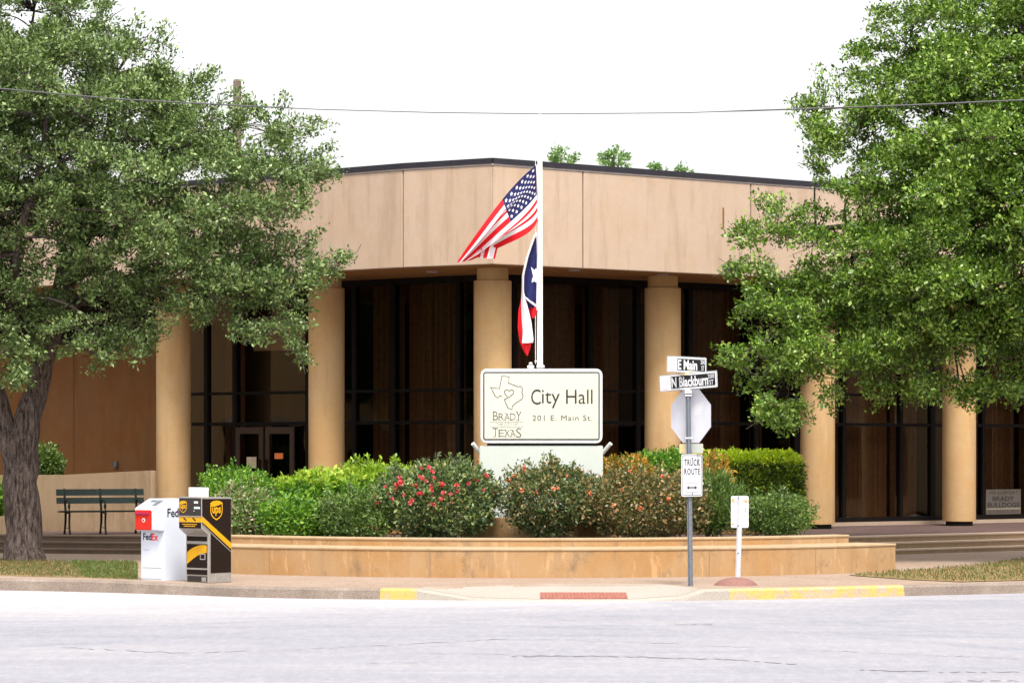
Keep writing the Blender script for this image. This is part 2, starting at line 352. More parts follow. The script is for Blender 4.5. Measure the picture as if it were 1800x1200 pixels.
# ------------------------------------------------------------------ object helpers
XF = {}
def tag(o, label, cat, group=None):
    o['label'] = label; o['category'] = cat
    if group: o['group'] = group
    return o
def thing(name, loc, label, cat, rz=0.0, group=None):
    o = bpy.data.objects.new(name, None); COL.objects.link(o)
    o.location = loc; o.rotation_euler = (0, 0, rz)
    o.empty_display_size = 0.2
    XF[o.name] = Matrix.Translation(Vector(loc)) @ Matrix.Rotation(rz, 4, 'Z')
    return tag(o, label, cat, group)
class MB:
    def __init__(s):
        s.v = []; s.f = []; s.m = []; s.T = Matrix.Identity(4)
    def add(s, vs, fs, mi=0):
        n = len(s.v)
        s.v += [tuple(s.T @ Vector(p)) for p in vs]
        s.f += [tuple(i + n for i in f) for f in fs]
        s.m += [mi] * len(fs)
        return s
    def box(s, x0, x1, y0, y1, z0, z1, mi=0, bev=0.0):
        if bev > 0:
            b = min(bev, abs(x1 - x0) * .45, abs(y1 - y0) * .45, abs(z1 - z0) * .45)
            bm = bmesh.new()
            bmesh.ops.create_cube(bm, size=1)
            for v in bm.verts:
                v.co = Vector(((x0 + x1) / 2 + v.co.x * (x1 - x0), (y0 + y1) / 2 + v.co.y * (y1 - y0), (z0 + z1) / 2 + v.co.z * (z1 - z0)))
            bmesh.ops.bevel(bm, geom=bm.edges[:], offset=b, segments=2, affect='EDGES')
            bm.verts.index_update()
            s.add([v.co[:] for v in bm.verts], [[v.index for v in f.verts] for f in bm.faces], mi)
            bm.free(); return s
        return s.add([(x0, y0, z0), (x1, y0, z0), (x1, y1, z0), (x0, y1, z0), (x0, y0, z1), (x1, y0, z1), (x1, y1, z1), (x0, y1, z1)],
                     [(0, 3, 2, 1), (4, 5, 6, 7), (0, 1, 5, 4), (1, 2, 6, 5), (2, 3, 7, 6), (3, 0, 4, 7)], mi)
    def prism(s, poly, axis, a, b, mi=0):
        """poly: 2D points; extruded along axis ('x','y','z') from a to b"""
        def P(p, t):
            return {'z': (p[0], p[1], t), 'y': (p[0], t, p[1]), 'x': (t, p[0], p[1])}[axis]
        n = len(poly)
        vs = [P(p, a) for p in poly] + [P(p, b) for p in poly]
        fs = [tuple(range(n)), tuple(range(2 * n - 1, n - 1, -1))]
        fs += [(i, (i + 1) % n, n + (i + 1) % n, n + i) for i in range(n)]
        return s.add(vs, fs, mi)
    def tube(s, pts, rad, n=8, mi=0, cap=True):
        pts = [Vector(p) for p in pts]
        if not hasattr(rad, '__len__'): rad = [rad] * len(pts)
        vs = []; fs = []
        up = None
        for i, p in enumerate(pts):
            d = (pts[min(i + 1, len(pts) - 1)] - pts[max(i - 1, 0)]).normalized()
            if up is None:
                up = Vector((0, 0, 1)) if abs(d.z) < 0.9 else Vector((1, 0, 0))
            a = d.cross(up).normalized(); b = a.cross(d).normalized(); up = b
            for k in range(n):
                t = 2 * PI * k / n
                vs.append(tuple(p + (a * math.cos(t) + b * math.sin(t)) * rad[i]))
        for i in range(len(pts) - 1):
            for k in range(n):
                fs.append((i * n + k, i * n + (k + 1) % n, (i + 1) * n + (k + 1) % n, (i + 1) * n + k))
        if cap:
            fs.append(tuple(range(n - 1, -1, -1))); fs.append(tuple((len(pts) - 1) * n + k for k in range(n)))
        return s.add(vs, fs, mi)
    def lathe(s, prof, c, n=32, mi=0, a0=0, a1=2 * PI):
        vs = []; fs = []
        full = abs(a1 - a0 - 2 * PI) < 1e-6
        m = n if full else n + 1
        for r, z in prof:
            for k in range(m):
                t = a0 + (a1 - a0) * k / n
                vs.append((c[0] + r * math.cos(t), c[1] + r * math.sin(t), c[2] + z))
        for i in range(len(prof) - 1):
            for k in range(n):
                k2 = (k + 1) % m
                fs.append((i * m + k, i * m + k2, (i + 1) * m + k2, (i + 1) * m + k))
        return s.add(vs, fs, mi)
    def build(s, name, mats, parent=None, local=False, smooth=False, label=None):
        mats = mats if isinstance(mats, (list, tuple)) else [mats]
        me = bpy.data.meshes.new(name)
        T = Matrix.Identity(4)
        if parent is not None:
            T = XF[parent.name]
        vs = s.v
        if parent is not None and not local:
            inv = T.inverted()
            vs = [tuple(inv @ Vector(p)) for p in s.v]
        me.from_pydata(vs, [], s.f)
        for m in mats: me.materials.append(m if not isinstance(m, str) else M[m])
        me.polygons.foreach_set('material_index', s.m)
        bm = bmesh.new(); bm.from_mesh(me)
        bmesh.ops.recalc_face_normals(bm, faces=bm.faces[:]); bm.to_mesh(me); bm.free()
        if smooth:
            me.polygons.foreach_set('use_smooth', [True] * len(me.polygons))
            try: me.set_sharp_from_angle(angle=math.radians(40))
            except Exception: pass
        o = bpy.data.objects.new(name, me); COL.objects.link(o)
        if parent is not None: o.parent = parent
        XF[o.name] = T
        if label: o['label'] = label
        return o
def struct(name, mb, mats, **k):
    o = mb.build(name, mats, **k); o['kind'] = 'structure'; return o

def text_mesh(body, bold=0.0, shear=0.0, space=1.0, depth=0.002):
    cu = bpy.data.curves.new('lettering', 'FONT')
    cu.body = body; cu.size = 1; cu.offset = bold; cu.shear = shear; cu.space_character = space
    cu.resolution_u = 3
    o = bpy.data.objects.new('lettering', cu); COL.objects.link(o)
    bpy.context.view_layer.update()
    me = bpy.data.meshes.new_from_object(o.evaluated_get(bpy.context.evaluated_depsgraph_get()))
    vs = [v.co[:] for v in me.vertices]; fs = [tuple(p.vertices) for p in me.polygons]
    bpy.data.objects.remove(o); bpy.data.curves.remove(cu); bpy.data.meshes.remove(me)
    return vs, fs
def put_text(mb, body, x0, x1, z0, z1, y, mi=0, bold=0.0, shear=0.0, frame=None, space=1.0):
    """text filling x0..x1, z0..z1 on the plane y (front faces -y); frame maps local point -> point"""
    vs, fs = text_mesh(body, bold, shear, space)
    a = np.array(vs); lo = a.min(0); hi = a.max(0)
    out = []
    for v in vs:
        p = (x0 + (v[0] - lo[0]) / (hi[0] - lo[0]) * (x1 - x0), y, z0 + (v[1] - lo[1]) / (hi[1] - lo[1]) * (z1 - z0))
        out.append(frame(p) if frame else p)
    mb.add(out, fs, mi)
def strip(mb, pts, wd, y, closed=False, mi=0):
    """flat band along 2D (x,z) points on plane y"""
    pts = [Vector(p) for p in pts]; n = len(pts); L = []; Rr = []
    for i in range(n):
        a = pts[(i - 1) % n] if (closed or i > 0) else pts[i]
        b = pts[(i + 1) % n] if (closed or i < n - 1) else pts[i]
        d = (b - a).normalized(); q = Vector((-d.y, d.x)) * wd / 2
        L.append(pts[i] + q); Rr.append(pts[i] - q)
    vs = [(p.x, y, p.y) for p in L] + [(p.x, y, p.y) for p in Rr]
    fs = [(i, (i + 1) % n, n + (i + 1) % n, n + i) for i in range(n if closed else n - 1)]
    mb.add(vs, fs, mi)
def rrect(x0, x1, z0, z1, r, n=5):
    out = []
    for cx, cz, a in ((x1 - r, z1 - r, 0), (x0 + r, z1 - r, 90), (x0 + r, z0 + r, 180), (x1 - r, z0 + r, 270)):
        for k in range(n + 1):
            t = math.radians(a + 90 * k / n)
            out.append((cx + r * math.cos(t), cz + r * math.sin(t)))
    return out
def circle(cx, cz, r, n=14):
    return [(cx + r * math.cos(2 * PI * k / n), cz + r * math.sin(2 * PI * k / n)) for k in range(n)]
def fan(mb, poly, y, mi=0, frame=None):
    vs = [(p[0], y, p[1]) for p in poly]
    if frame: vs = [frame(v) for v in vs]
    mb.add(vs, [tuple(range(len(poly)))], mi)

# ------------------------------------------------------------------ foliage helpers
def unit(a):
    return a / np.maximum(np.linalg.norm(a, axis=1, keepdims=True), 1e-9)
def leaf_quads(P, A, L, Wd):
    """P base points, A axes, L lengths, Wd widths -> (n,4,3)"""
    A = unit(A)
    B = unit(np.cross(A, R.normal(size=A.shape)))
    C = np.cross(A, B)
    L = np.broadcast_to(L, (len(P),))[:, None]; Wd = np.broadcast_to(Wd, (len(P),))[:, None]
    bend = C * L * R.uniform(-.15, .15, (len(P), 1))
    return np.stack([P, P + A * L * .5 + B * Wd * .5 + bend, P + A * L, P + A * L * .5 - B * Wd * .5 + bend], 1)
def quad_object(name, groups, parent=None):
    """groups: list of (quads (n,4,3), material)"""
    me = bpy.data.meshes.new(name)
    Q = np.concatenate([g[0] for g in groups])
    mi = np.concatenate([np.full(len(g[0]), i, dtype=np.int32) for i, g in enumerate(groups)])
    if parent is not None:
        inv = np.array(XF[parent.name].inverted())
        Q = Q @ inv[:3, :3].T + inv[:3, 3]
    n = len(Q)
    me.vertices.add(n * 4); me.vertices.foreach_set('co', Q.astype(np.float32).ravel())
    me.loops.add(n * 4); me.loops.foreach_set('vertex_index', np.arange(n * 4, dtype=np.int32))
    me.polygons.add(n); me.polygons.foreach_set('loop_start', np.arange(0, n * 4, 4, dtype=np.int32))
    try: me.polygons.foreach_set('loop_total', np.full(n, 4, dtype=np.int32))
    except Exception: pass
    me.polygons.foreach_set('material_index', mi)
    for g in groups: me.materials.append(M[g[1]])
    me.update(calc_edges=True)
    o = bpy.data.objects.new(name, me); COL.objects.link(o)
    if parent is not None:
        o.parent = parent; XF[o.name] = XF[parent.name]
    return o
def poly_dist(P, poly):
    """signed distance (positive inside) of points (n,2) to polygon"""
    poly = np.array(poly, float); d = np.full(len(P), 1e9); ins = np.zeros(len(P), bool)
    for i in range(len(poly)):
        a = poly[i]; b = poly[(i + 1) % len(poly)]
        ab = b - a; t = np.clip(((P - a) @ ab) / (ab @ ab), 0, 1)
        d = np.minimum(d, np.linalg.norm(P - (a + t[:, None] * ab), axis=1))
        c = (a[1] > P[:, 1]) != (b[1] > P[:, 1])
        with np.errstate(divide='ignore', invalid='ignore'):
            x = (b[0] - a[0]) * (P[:, 1] - a[1]) / (b[1] - a[1]) + a[0]
        ins ^= c & (P[:, 0] < x)
    return np.where(ins, d, -d)
def oak_crown(poly, Z0, n_clump, thick, mat, parent, leafL=0.075, holes=(), extra=(), seed=1, tips_k=24, leaves_k=22, shoots=140, sep=.48, sink=0.0, density=None):
    global R
    R = np.random.default_rng(seed)
    s = Z0 / F
    arr = np.array(poly, float); lo = arr.min(0); hi = arr.max(0)
    centres = []; rads = []; att = 0
    while len(centres) < n_clump and att < 60:
        att += 1
        P = R.uniform(lo, hi, (900, 2)); d = poly_dist(P, poly)
        for (p, dd) in zip(P, d):
            if dd < 22 or len(centres) >= n_clump: continue
            if any((p[0] - h[0]) ** 2 + (p[1] - h[1]) ** 2 < h[2] ** 2 for h in holes): continue
            r = R.uniform(.30, .58)
            r = min(r, max(.15, dd * s * 0.75))
            T = min(thick, .35 + .95 * dd * s)
            dep = R.uniform(-1, 1) * T
            c = np.array([(p[0] - 900) * s, Z0 + dep, CZ - (p[1] - HY) * s])
            c[0] *= (Z0 + dep) / Z0; c[2] = CZ + (c[2] - CZ) * (Z0 + dep) / Z0
            if any(np.sum((c - q) ** 2) < (sep * (r + k)) ** 2 for q, k in zip(centres, rads)): continue
            centres.append(c); rads.append(r)
    for (x, y, r) in extra:
        z = Z0 + R.uniform(-.5, .3)
        centres.append(np.array([(x - 900) * z / F, z, CZ - (y - HY) * z / F])); rads.append(r)
    tips = []; dirs = []
    for c, r in zip(centres, rads):
        m = max(5, int(tips_k * (r / .45) ** 2))
        u = unit(R.normal(size=(m, 3)) + np.array([0, -.3, .6]))
        tips.append(c + u * r * R.uniform(.5, 1.12, (m, 1)) * np.array([1.15, 1.1, .66])); dirs.append(u)
    # shoots that leave the outline
    nodes = np.array(poly, float)
    stems = []
    for _ in range(shoots):
        i = R.integers(len(nodes)); a, b = nodes[i], nodes[(i + 1) % len(nodes)]
        t = R.uniform(); p = a + (b - a) * t
        nrm = np.array([(b - a)[1], -(b - a)[0]]); nrm /= max(1e-6, np.linalg.norm(nrm))
        if poly_dist((p + nrm * 6)[None], poly)[0] > 0: nrm = -nrm
        ln = R.uniform(10, 34); z = Z0 + R.uniform(-.7, .7)
        q0 = p - nrm * 20; q1 = p + nrm * ln + R.normal(size=2) * 8 + np.array([0, -4])
        k = int(3 + ln / 9)
        pts = np.array([[(x - 900) * z / F, z + R.uniform(-.05, .05), CZ - (y - HY) * z / F] for x, y in (q0 + (q1 - q0) * f for f in np.linspace(0, 1, k))])
        stems.append(pts)
        tips.append(pts[1:]); dirs.append(unit(np.diff(pts, axis=0)))
    tips = np.concatenate(tips); dirs = np.concatenate(dirs)
    k = leaves_k
    P = np.repeat(tips, k, 0) + R.normal(size=(len(tips) * k, 3)) * np.array([.075, .075, .055])
    A = np.repeat(dirs, k, 0) * .7 + R.normal(size=P.shape) * .75 + np.array([0, 0, .25])
    L = leafL * R.uniform(.45, 1.0, len(P)) * R.uniform(.8, 1.75, len(P))
    quad_object('crown', [(leaf_quads(P, A, L, L * R.uniform(.38, .6, len(P))), mat)], parent)
    return centres, rads, stems
def curve_pts(a, b, bow, n=6):
    a = Vector(a); b = Vector(b); out = []
    for i in range(n + 1):
        t = i / n
        out.append(a.lerp(b, t) + Vector(bow) * math.sin(PI * t))
    return out
def oak_wood(parent, limbs, centres, stems, seed=3):
    """limbs: list of (points, radii); every clump is joined by a thin branch to the nearest limb"""
    rr = random.Random(seed)
    mb = MB(); nodes = []
    for pts, rad in limbs:
        # resample with slight wobble
        P = [Vector(p) for p in pts]; out = []; ro = []
        for i in range(len(P) - 1):
            k = max(2, int((P[i + 1] - P[i]).length / .25))
            for j in range(k):
                t = j / k
                w = min(rad[i], rad[i + 1]) * .14
                out.append(P[i].lerp(P[i + 1], t) + Vector((rr.uniform(-w, w), rr.uniform(-w, w), rr.uniform(-w, w))))
                ro.append((rad[i] + (rad[i + 1] - rad[i]) * t) * rr.uniform(.95, 1.06))
        out.append(P[-1]); ro.append(rad[-1])
        mb.tube(out, ro, 14 if rad[0] > .12 else 8)
        nodes += [(o, r) for o, r in zip(out[len(out) // 4:], ro[len(out) // 4:])]
    for c in centres:
        c = Vector(c)
        best = min(nodes, key=lambda q: (q[0] - c).length + (0.6 if q[0].z > c.z + .4 else 0))
        ln = (best[0] - c).length
        if ln > 3.2: continue
        r0 = min(best[1] * .6, .012 + .012 * ln)
        mb.tube(curve_pts(best[0], c, (rr.uniform(-.12, .12) * ln, rr.uniform(-.12, .12) * ln, rr.uniform(-.05, .18) * ln)), [r0 * (1 - .12 * i) for i in range(7)], 5)
        for _ in range(3):
            e = c + Vector((rr.uniform(-.4, .4), rr.uniform(-.4, .4), rr.uniform(-.25, .35)))
            mb.tube([c, (c + e) / 2 + Vector((rr.uniform(-.05, .05), 0, rr.uniform(-.05, .05))), e], [.010, .007, .004], 4)
    for st in stems:
        mb.tube([Vector(p) for p in st], [.008 - .005 * i / len(st) for i in range(len(st))], 4)
    return mb.build('trunk', 'bark', parent, smooth=True)

def shrub(name, label, px0, px1, py0, py1, Z, depth, mat, power=2.4, n=900, leafL=.05, aspect=.5, up=.2, group=None, k=8, spread=.05, cat='shrub', lumps=0, shell=.55, tilt=0.0, blooms=0, bloom_mat='petal', bloom_size=.045, bloom_top=0.2, top_mat=None, top_at=.8, shoots=26, shoot_len=.16):
    """leafy mass filling the box px0..px1 x py0..py1 at distance Z"""
    a = W(px0, py0, Z); b = W(px1, py1, Z)
    c = np.array([(a.x + b.x) / 2, Z, (a.z + b.z) / 2]); rad = np.array([(b.x - a.x) / 2, depth / 2, (a.z - b.z) / 2])
    root = thing(name, (c[0], c[1], b.z), label, cat, group=group)
    u = unit(R.normal(size=(n, 3)))
    q = (np.abs(u) ** power).sum(1, keepdims=True) ** (1 / power)
    surf = u / q
    rr = R.uniform(shell, 1.0, (n, 1)) ** .7
    if lumps:
        lc = unit(R.normal(size=(lumps, 3)))
        dd = np.max(u @ lc.T, axis=1, keepdims=True)
        rr = rr * (0.70 + 0.36 * np.clip((dd - .5) * 2, 0, 1))
    T = c + surf * rr * rad
    T[:, 2] += tilt * (T[:, 0] - c[0])
    keep = T[:, 2] > b.z - .02
    T = T[keep]; u = u[keep]
    stems_ = []
    if shoots:
        cand = np.where((u[:, 2] > .05) & (np.linalg.norm((T - c) / rad, axis=1) > .8))[0]
        for i in R.choice(cand, min(shoots, len(cand)), replace=False):
            q = T[i]; e = q + unit((u[i] * np.array([.7, .7, .6]) + np.array([0, 0, .6]) + R.normal(size=3) * .25)[None])[0] * shoot_len * R.uniform(.5, 1.3)
            st = np.array([q + (e - q) * f for f in (0, .4, .7, 1.0)]); stems_.append(st)
            T = np.concatenate([T, st[1:]]); u = np.concatenate([u, np.repeat(u[i][None], 3, 0)])
    sc = np.full((len(T), 1), spread); 
    if stems_: sc[-3 * len(stems_):] = spread * .55
    P = np.repeat(T, k, 0) + R.normal(size=(len(T) * k, 3)) * np.repeat(sc, k, 0)
    A = np.repeat(u, k, 0) * .6 + R.normal(size=P.shape) * .7 + np.array([0, 0, up])
    L = 1.3 * leafL * R.uniform(.6, 1.4, len(P))
    quads = leaf_quads(P, A, L, L * aspect * R.uniform(.7, 1.3, len(P)))
    groups = [(quads, mat)]
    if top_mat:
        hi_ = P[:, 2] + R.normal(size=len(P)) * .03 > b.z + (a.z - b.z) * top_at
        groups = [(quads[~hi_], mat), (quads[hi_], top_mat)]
    quad_object('foliage', groups, root)
    mb = MB()
    for i in range(14):
        t = T[R.integers(len(T))]
        g = Vector((c[0] + R.uniform(-.35, .35) * rad[0], c[1] + R.uniform(-.3, .3) * rad[1], b.z - .03))
        mb.tube(curve_pts(g, t, (R.uniform(-.06, .06), R.uniform(-.06, .06), .05)), [.014 - .0015 * j for j in range(7)], 5)
    for st in stems_: mb.tube([tuple(q) for q in st], [.006, .005, .004, .003], 4)
    mb.build('stem', 'bark', root)
    if blooms:
        n0 = int(keep.sum())
        fronts = [i for i in range(n0) if u[i][1] < .25 and rr[keep][i] > .8 and u[i][2] > bloom_top]
        R.shuffle(fronts)
        if blooms >= 30:      # roses open in clusters
            fronts = [i for i in fronts if u[i][1] < -.25]
            seeds = [T[i] for i in fronts[:11]]
            fronts.sort(key=lambda i: min(np.sum((T[i] - q) ** 2) for q in seeds) + R.uniform(0, .22))
        for i in fronts[:blooms]:
            p0 = T[i] + u[i] * .09
            kk = 14
            d = unit(R.normal(size=(kk, 3)) + np.array([0, -.6, .4]))
            sz = bloom_size * R.uniform(.6, 1.2)
            quad_object('bloom', [(leaf_quads(np.repeat(p0[None], kk, 0), d, sz, sz * .9), bloom_mat)], root)
    return root

# ================================================================== GROUND
mb = MB().add([(-400, -200, -.16), (400, -200, -.16), (400, 600, -.16), (-400, 600, -.16)], [(0, 1, 2, 3)])
struct('ground', mb, 'dirt')
mb = MB().add([(-60, -20, -.15), (60, -20, -.15), (60, 60, -.15), (-60, 60, -.15)], [(0, 1, 2, 3)])
struct('road', mb, 'road')

# curb line: foot of the curb in the photo
curb_px = [(-420, 1024), (-200, 1030), (0, 1037), (110, 1039), (220, 1042), (340, 1046), (450, 1050), (560, 1052), (668, 1053), (732, 1054), (830, 1055), (950, 1056), (1110, 1056),
           (1200, 1055.5), (1240, 1055), (1284, 1054), (1380, 1052.5), (1480, 1050), (1590, 1047), (1700, 1044.5), (1800, 1042), (2000, 1035), (2250, 1025)]
foot = [G(x, y, -.15) for x, y in curb_px]
def curb_top_z(x):
    if 732 < x < 1240:
        e = min((x - 732) / 110, (1240 - x) / 60, 1.0)
        return 0.0 - .135 * max(0, e)
    return 0.02 if x < 300 else 0.0
def arc_normal(i):
    a = foot[max(0, i - 1)]; b = foot[min(len(foot) - 1, i + 1)]
    d = (b - a); return Vector((-d.y, d.x, 0)).normalized()
def curb_part(i0, i1):
    mb = MB(); vs = []; fs = []
    for i in range(i0, i1 + 1):
        n = arc_normal(i); f = foot[i]; z = curb_top_z(curb_px[i][0]) + .004
        vs += [(f.x, f.y, -.17), (f.x + n.x * .02, f.y + n.y * .02, z - .03), (f.x + n.x * .05, f.y + n.y * .05, z),
               (f.x + n.x * .20, f.y + n.y * .20, z), (f.x + n.x * .20, f.y + n.y * .20, -.17)]
    for i in range(i1 - i0):
        for k in range(4):
            fs.append((i * 5 + k, i * 5 + k + 1, i * 5 + 5 + k + 1, i * 5 + 5 + k))
    fs.append((0, 4, 3, 2, 1)); e = (i1 - i0) * 5; fs.append((e, e + 1, e + 2, e + 3, e + 4))
    return mb.add(vs, fs)
ix = [p[0] for p in curb_px]
struct('curb', curb_part(0, ix.index(668)), 'curb')
struct('curb_paint', curb_part(ix.index(668), ix.index(732)), 'yellow_curb')
struct('curb', curb_part(ix.index(732), ix.index(1284)), 'ramp')
struct('curb_paint', curb_part(ix.index(1284), ix.index(1590)), 'yellow_curb')
struct('curb', curb_part(ix.index(1590), len(foot) - 1), 'curb')
# sidewalk sheet behind the curb
vs = []; fs = []
for i in range(len(foot)):
    n = arc_normal(i); f = foot[i]; z = curb_top_z(curb_px[i][0])
    p = f + n * .20
    q = f + n * 1.5
    vs += [(p.x, p.y, z), (q.x, q.y, 0.0), (q.x * 1.35, 80, 0.0)]
for i in range(len(foot) - 1):
    fs += [(i * 3, i * 3 + 3, i * 3 + 4, i * 3 + 1), (i * 3 + 1, i * 3 + 4, i * 3 + 5, i * 3 + 2)]
struct('sidewalk', MB().add(vs, fs), 'sidewalk')
# smooth concrete of the crossing ramp, on top of the pebble sheet
a = ix.index(830); b = ix.index(1200)
vs = []; fs = []
for i in range(ix.index(732), ix.index(1240) + 1):
    n = arc_normal(i); f = foot[i]; z = curb_top_z(curb_px[i][0])
    e = .25 + 1.2 * min(1, max(0, (curb_px[i][0] - 732) / 140)) * min(1, max(0, (1300 - curb_px[i][0]) / 90))
    for k in range(5):
        p = f + n * (.20 + e * k / 4)
        zz = z + (0 - z) * (e * k / 4) / 1.3
        vs.append((p.x, p.y, min(zz, 0) + .006))
m_ = ix.index(1240) - ix.index(732)
for i in range(m_):
    for k in range(4): fs.append((i * 5 + k, i * 5 + 5 + k, i * 5 + 6 + k, i * 5 + k + 1))
struct('ramp', MB().add(vs, fs), 'ramp')
# bright worn concrete apron on the left of the road
def sheet(name, pix, z, mat):
    mb = MB(); P = [G(x, y, z) for x, y in pix]
    mb.add([tuple(p) for p in P], [tuple(range(len(P)))])
    return struct(name, mb, mat)
# cracks in the road: thin jagged ribbons
mb = MB()
def crack(pix, wd, seed):
    rr = random.Random(seed)
    P = []
    for i in range(len(pix) - 1):
        (xa, ya), (xb, yb) = pix[i], pix[i + 1]
        k = max(2, int(abs(xb - xa) / 9))
        for j in range(k):
            t = j / k
            P.append((xa + (xb - xa) * t, ya + (yb - ya) * t + rr.uniform(-1.0, 1.0)))
    P.append(pix[-1])
    vs = []; fs = []; n = 0
    for i, (x, y) in enumerate(P):
        g = G(x, y, -.146); h = wd * rr.uniform(.3, 1.2)
        vs += [(g.x, g.y - h, -.146), (g.x, g.y + h, -.146)]
    for i in range(len(P) - 1):
        if rr.random() < .80: fs.append((2 * i, 2 * i + 2, 2 * i + 3, 2 * i + 1))
    mb.add(vs, fs)
crack([(100, 1136), (230, 1143), (330, 1147), (480, 1142), (700, 1132), (900, 1121)], .022, 1)
crack([(900, 1121), (1120, 1128), (1400, 1140), (1600, 1149), (1800, 1157)], .016, 2)
crack([(900, 1153), (985, 1152), (1060, 1152), (1280, 1158), (1400, 1166)], .035, 3)
crack([(1510, 1177), (1660, 1180), (1800, 1180)], .03, 4)
crack([(640, 1164), (760, 1163)], .018, 5)
crack([(1020, 1082), (1180, 1085)], .012, 6)
crack([(1178, 1097), (1252, 1096.5)], .05, 7)
crack([(1660, 1197), (1740, 1195), (1800, 1196)], .03, 8)
crack([(730, 1147), (1000, 1152)], .012, 9)
struct('road_crack', mb, plain('crack filler', (0.17, 0.15, 0.15), 0.9, var=.3, scale=20))
# lawns
def lawn(pix, n, mat='grass', seed=1, h=.05, green=None):
    r2 = np.random.default_rng(seed)
    pts = [G(x, y, .008) for x, y in pix]
    mb = MB(); mb.add([(p.x, p.y, .010) for p in pts], [tuple(range(len(pts)))])
    struct('lawn', mb, 'dirt')
    poly = [(p.x, p.y) for p in pts]; a = np.array(poly)
    P = r2.uniform(a.min(0), a.max(0), (n * 3, 2)); P = P[poly_dist(P, poly) > 0][:n]
    base = np.column_stack([P, np.full(len(P), .008)])
    A = np.column_stack([r2.normal(size=len(P)) * .5, r2.normal(size=len(P)) * .5, np.ones(len(P))])
    o = quad_object('grass', [(leaf_quads(base, A, h * r2.uniform(.5, 1.5, len(P)), .012), mat)])
    o['kind'] = 'stuff'
lawn([(-320, 985), (0, 984), (120, 986), (150, 1015), (0, 1011), (-320, 1002)], 8000, seed=2)
lawn([(120.5, 986), (242, 988), (242, 1019), (150.5, 1015)], 4500, 'grass_green', seed=4)
lawn([(1490, 1010), (1580, 1003), (1700, 994), (1800, 981), (2150, 965), (2150, 1004), (1900, 1014), (1800, 1019), (1690, 1022), (1600, 1018)], 9000, seed=3)

# ================================================================== TERRACE, STEPS, PLANTER WALLS
TZ = .32
# terrace slab
tl = [G(-300, 937, TZ), G(0, 939, TZ), G(300, 942, TZ), Vector((-4.6, 52.6, TZ)), Vector((4.9, 51.9, TZ)), G(1497, 943, TZ), G(1800, 935, TZ), G(2100, 927, TZ), Vector((24, 80, TZ)), Vector((-24, 80, TZ))]
mb = MB().prism([(p.x, p.y) for p in tl], 'z', .05, TZ - .006)
struct('terrace', mb, 'terrace')
def flight(name, p0, p1, label, nose='nosing', ris='step'):
    d = (p1 - p0); d.z = 0; d.normalize(); n = Vector((d.y, -d.x, 0))       # n points towards the street
    if n.y > 0: n = -n
    root = thing(name, (p0 + p1) / 2 * 1 - Vector((0, 0, TZ)), label, 'steps')
    for k in range(3):
        zt = TZ - .115 * k
        a = p0 + n * (.36 * k); b = p1 + n * (.36 * k)
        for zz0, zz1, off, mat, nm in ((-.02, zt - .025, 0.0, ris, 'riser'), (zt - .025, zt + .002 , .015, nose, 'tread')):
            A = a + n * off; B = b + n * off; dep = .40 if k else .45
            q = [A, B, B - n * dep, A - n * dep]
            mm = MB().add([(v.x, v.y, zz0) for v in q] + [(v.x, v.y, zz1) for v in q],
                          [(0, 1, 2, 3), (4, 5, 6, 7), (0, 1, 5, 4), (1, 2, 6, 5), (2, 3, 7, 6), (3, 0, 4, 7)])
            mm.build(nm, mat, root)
    return root
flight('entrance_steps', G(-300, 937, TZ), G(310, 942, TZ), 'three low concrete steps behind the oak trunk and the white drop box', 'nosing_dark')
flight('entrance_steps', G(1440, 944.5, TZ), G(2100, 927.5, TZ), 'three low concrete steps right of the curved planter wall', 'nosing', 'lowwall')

AC = Vector((.3, 51.8, 0))
def arc_wall(name, label, r, a0, a1, z0, z1, th, mat, cap=True):
    mid = Vector((AC.x, AC.y - r, 0))
    root = thing(name, mid, label, 'planter wall')
    n = 72
    def ring(rr, k):
        t = math.radians(a0 + (a1 - a0) * k / n); return (AC.x + rr * math.sin(t), AC.y - rr * math.cos(t))
    def sweep(prof):
        mb = MB(); vs = []; fs = []; m = len(prof)
        for k in range(n + 1):
            for rr, z in prof:
                x, y = ring(rr, k); vs.append((x, y, z))
        for k in range(n):
            for j in range(m): fs.append((k * m + j, k * m + (j + 1) % m, (k + 1) * m + (j + 1) % m, (k + 1) * m + j))
        fs.append(tuple(range(m))); fs.append(tuple(n * m + j for j in range(m)))
        return mb.add(vs, fs)
    sweep([(r, z0), (r, z1 - .035), (r - th, z1 - .035), (r - th, z0)]).build('wall', mat, root)
    if cap:
        sweep([(r + .012, z1 - .035), (r + .015, z1 - .012), (r + .003, z1), (r - th, z1), (r - th, z1 - .035)]).build('wall_cap', 'seatwall', root)
    return root
arc_wall('planter_wall', 'long curved tan concrete seat wall along the sidewalk', 8.5, -38.5, 43.5, -.03, .447, .8, 'planter')
arc_wall('planter_wall', 'second curved concrete wall stepping up just behind the long seat wall', 7.70, -40, 42, .40, .575, .3, 'planter')
for px in (470, 758, 1008, 1246, 1442):
    th_ = math.asin(((px - 900) / F * 43.9 - AC.x) / 8.5)
    ca, sa = math.cos(th_), math.sin(th_)
    mb = MB(); mb.T = Matrix.Translation((AC.x + 8.501 * sa, AC.y - 8.501 * ca, 0)) @ Matrix.Rotation(th_, 4, 'Z')
    mb.box(-.004, .004, -.003, .02, 0, .41); mb.build('wall_joint', 'lowwall', bpy.data.objects['planter_wall'])
# soil filling the bed
mb = MB(); pts = [(AC.x + 7.42 * math.sin(math.radians(t)), AC.y - 7.42 * math.cos(math.radians(t))) for t in range(-40, 43, 3)]
mb.prism(pts, 'z', .2, .5); struct('planter_soil', mb, 'soil')
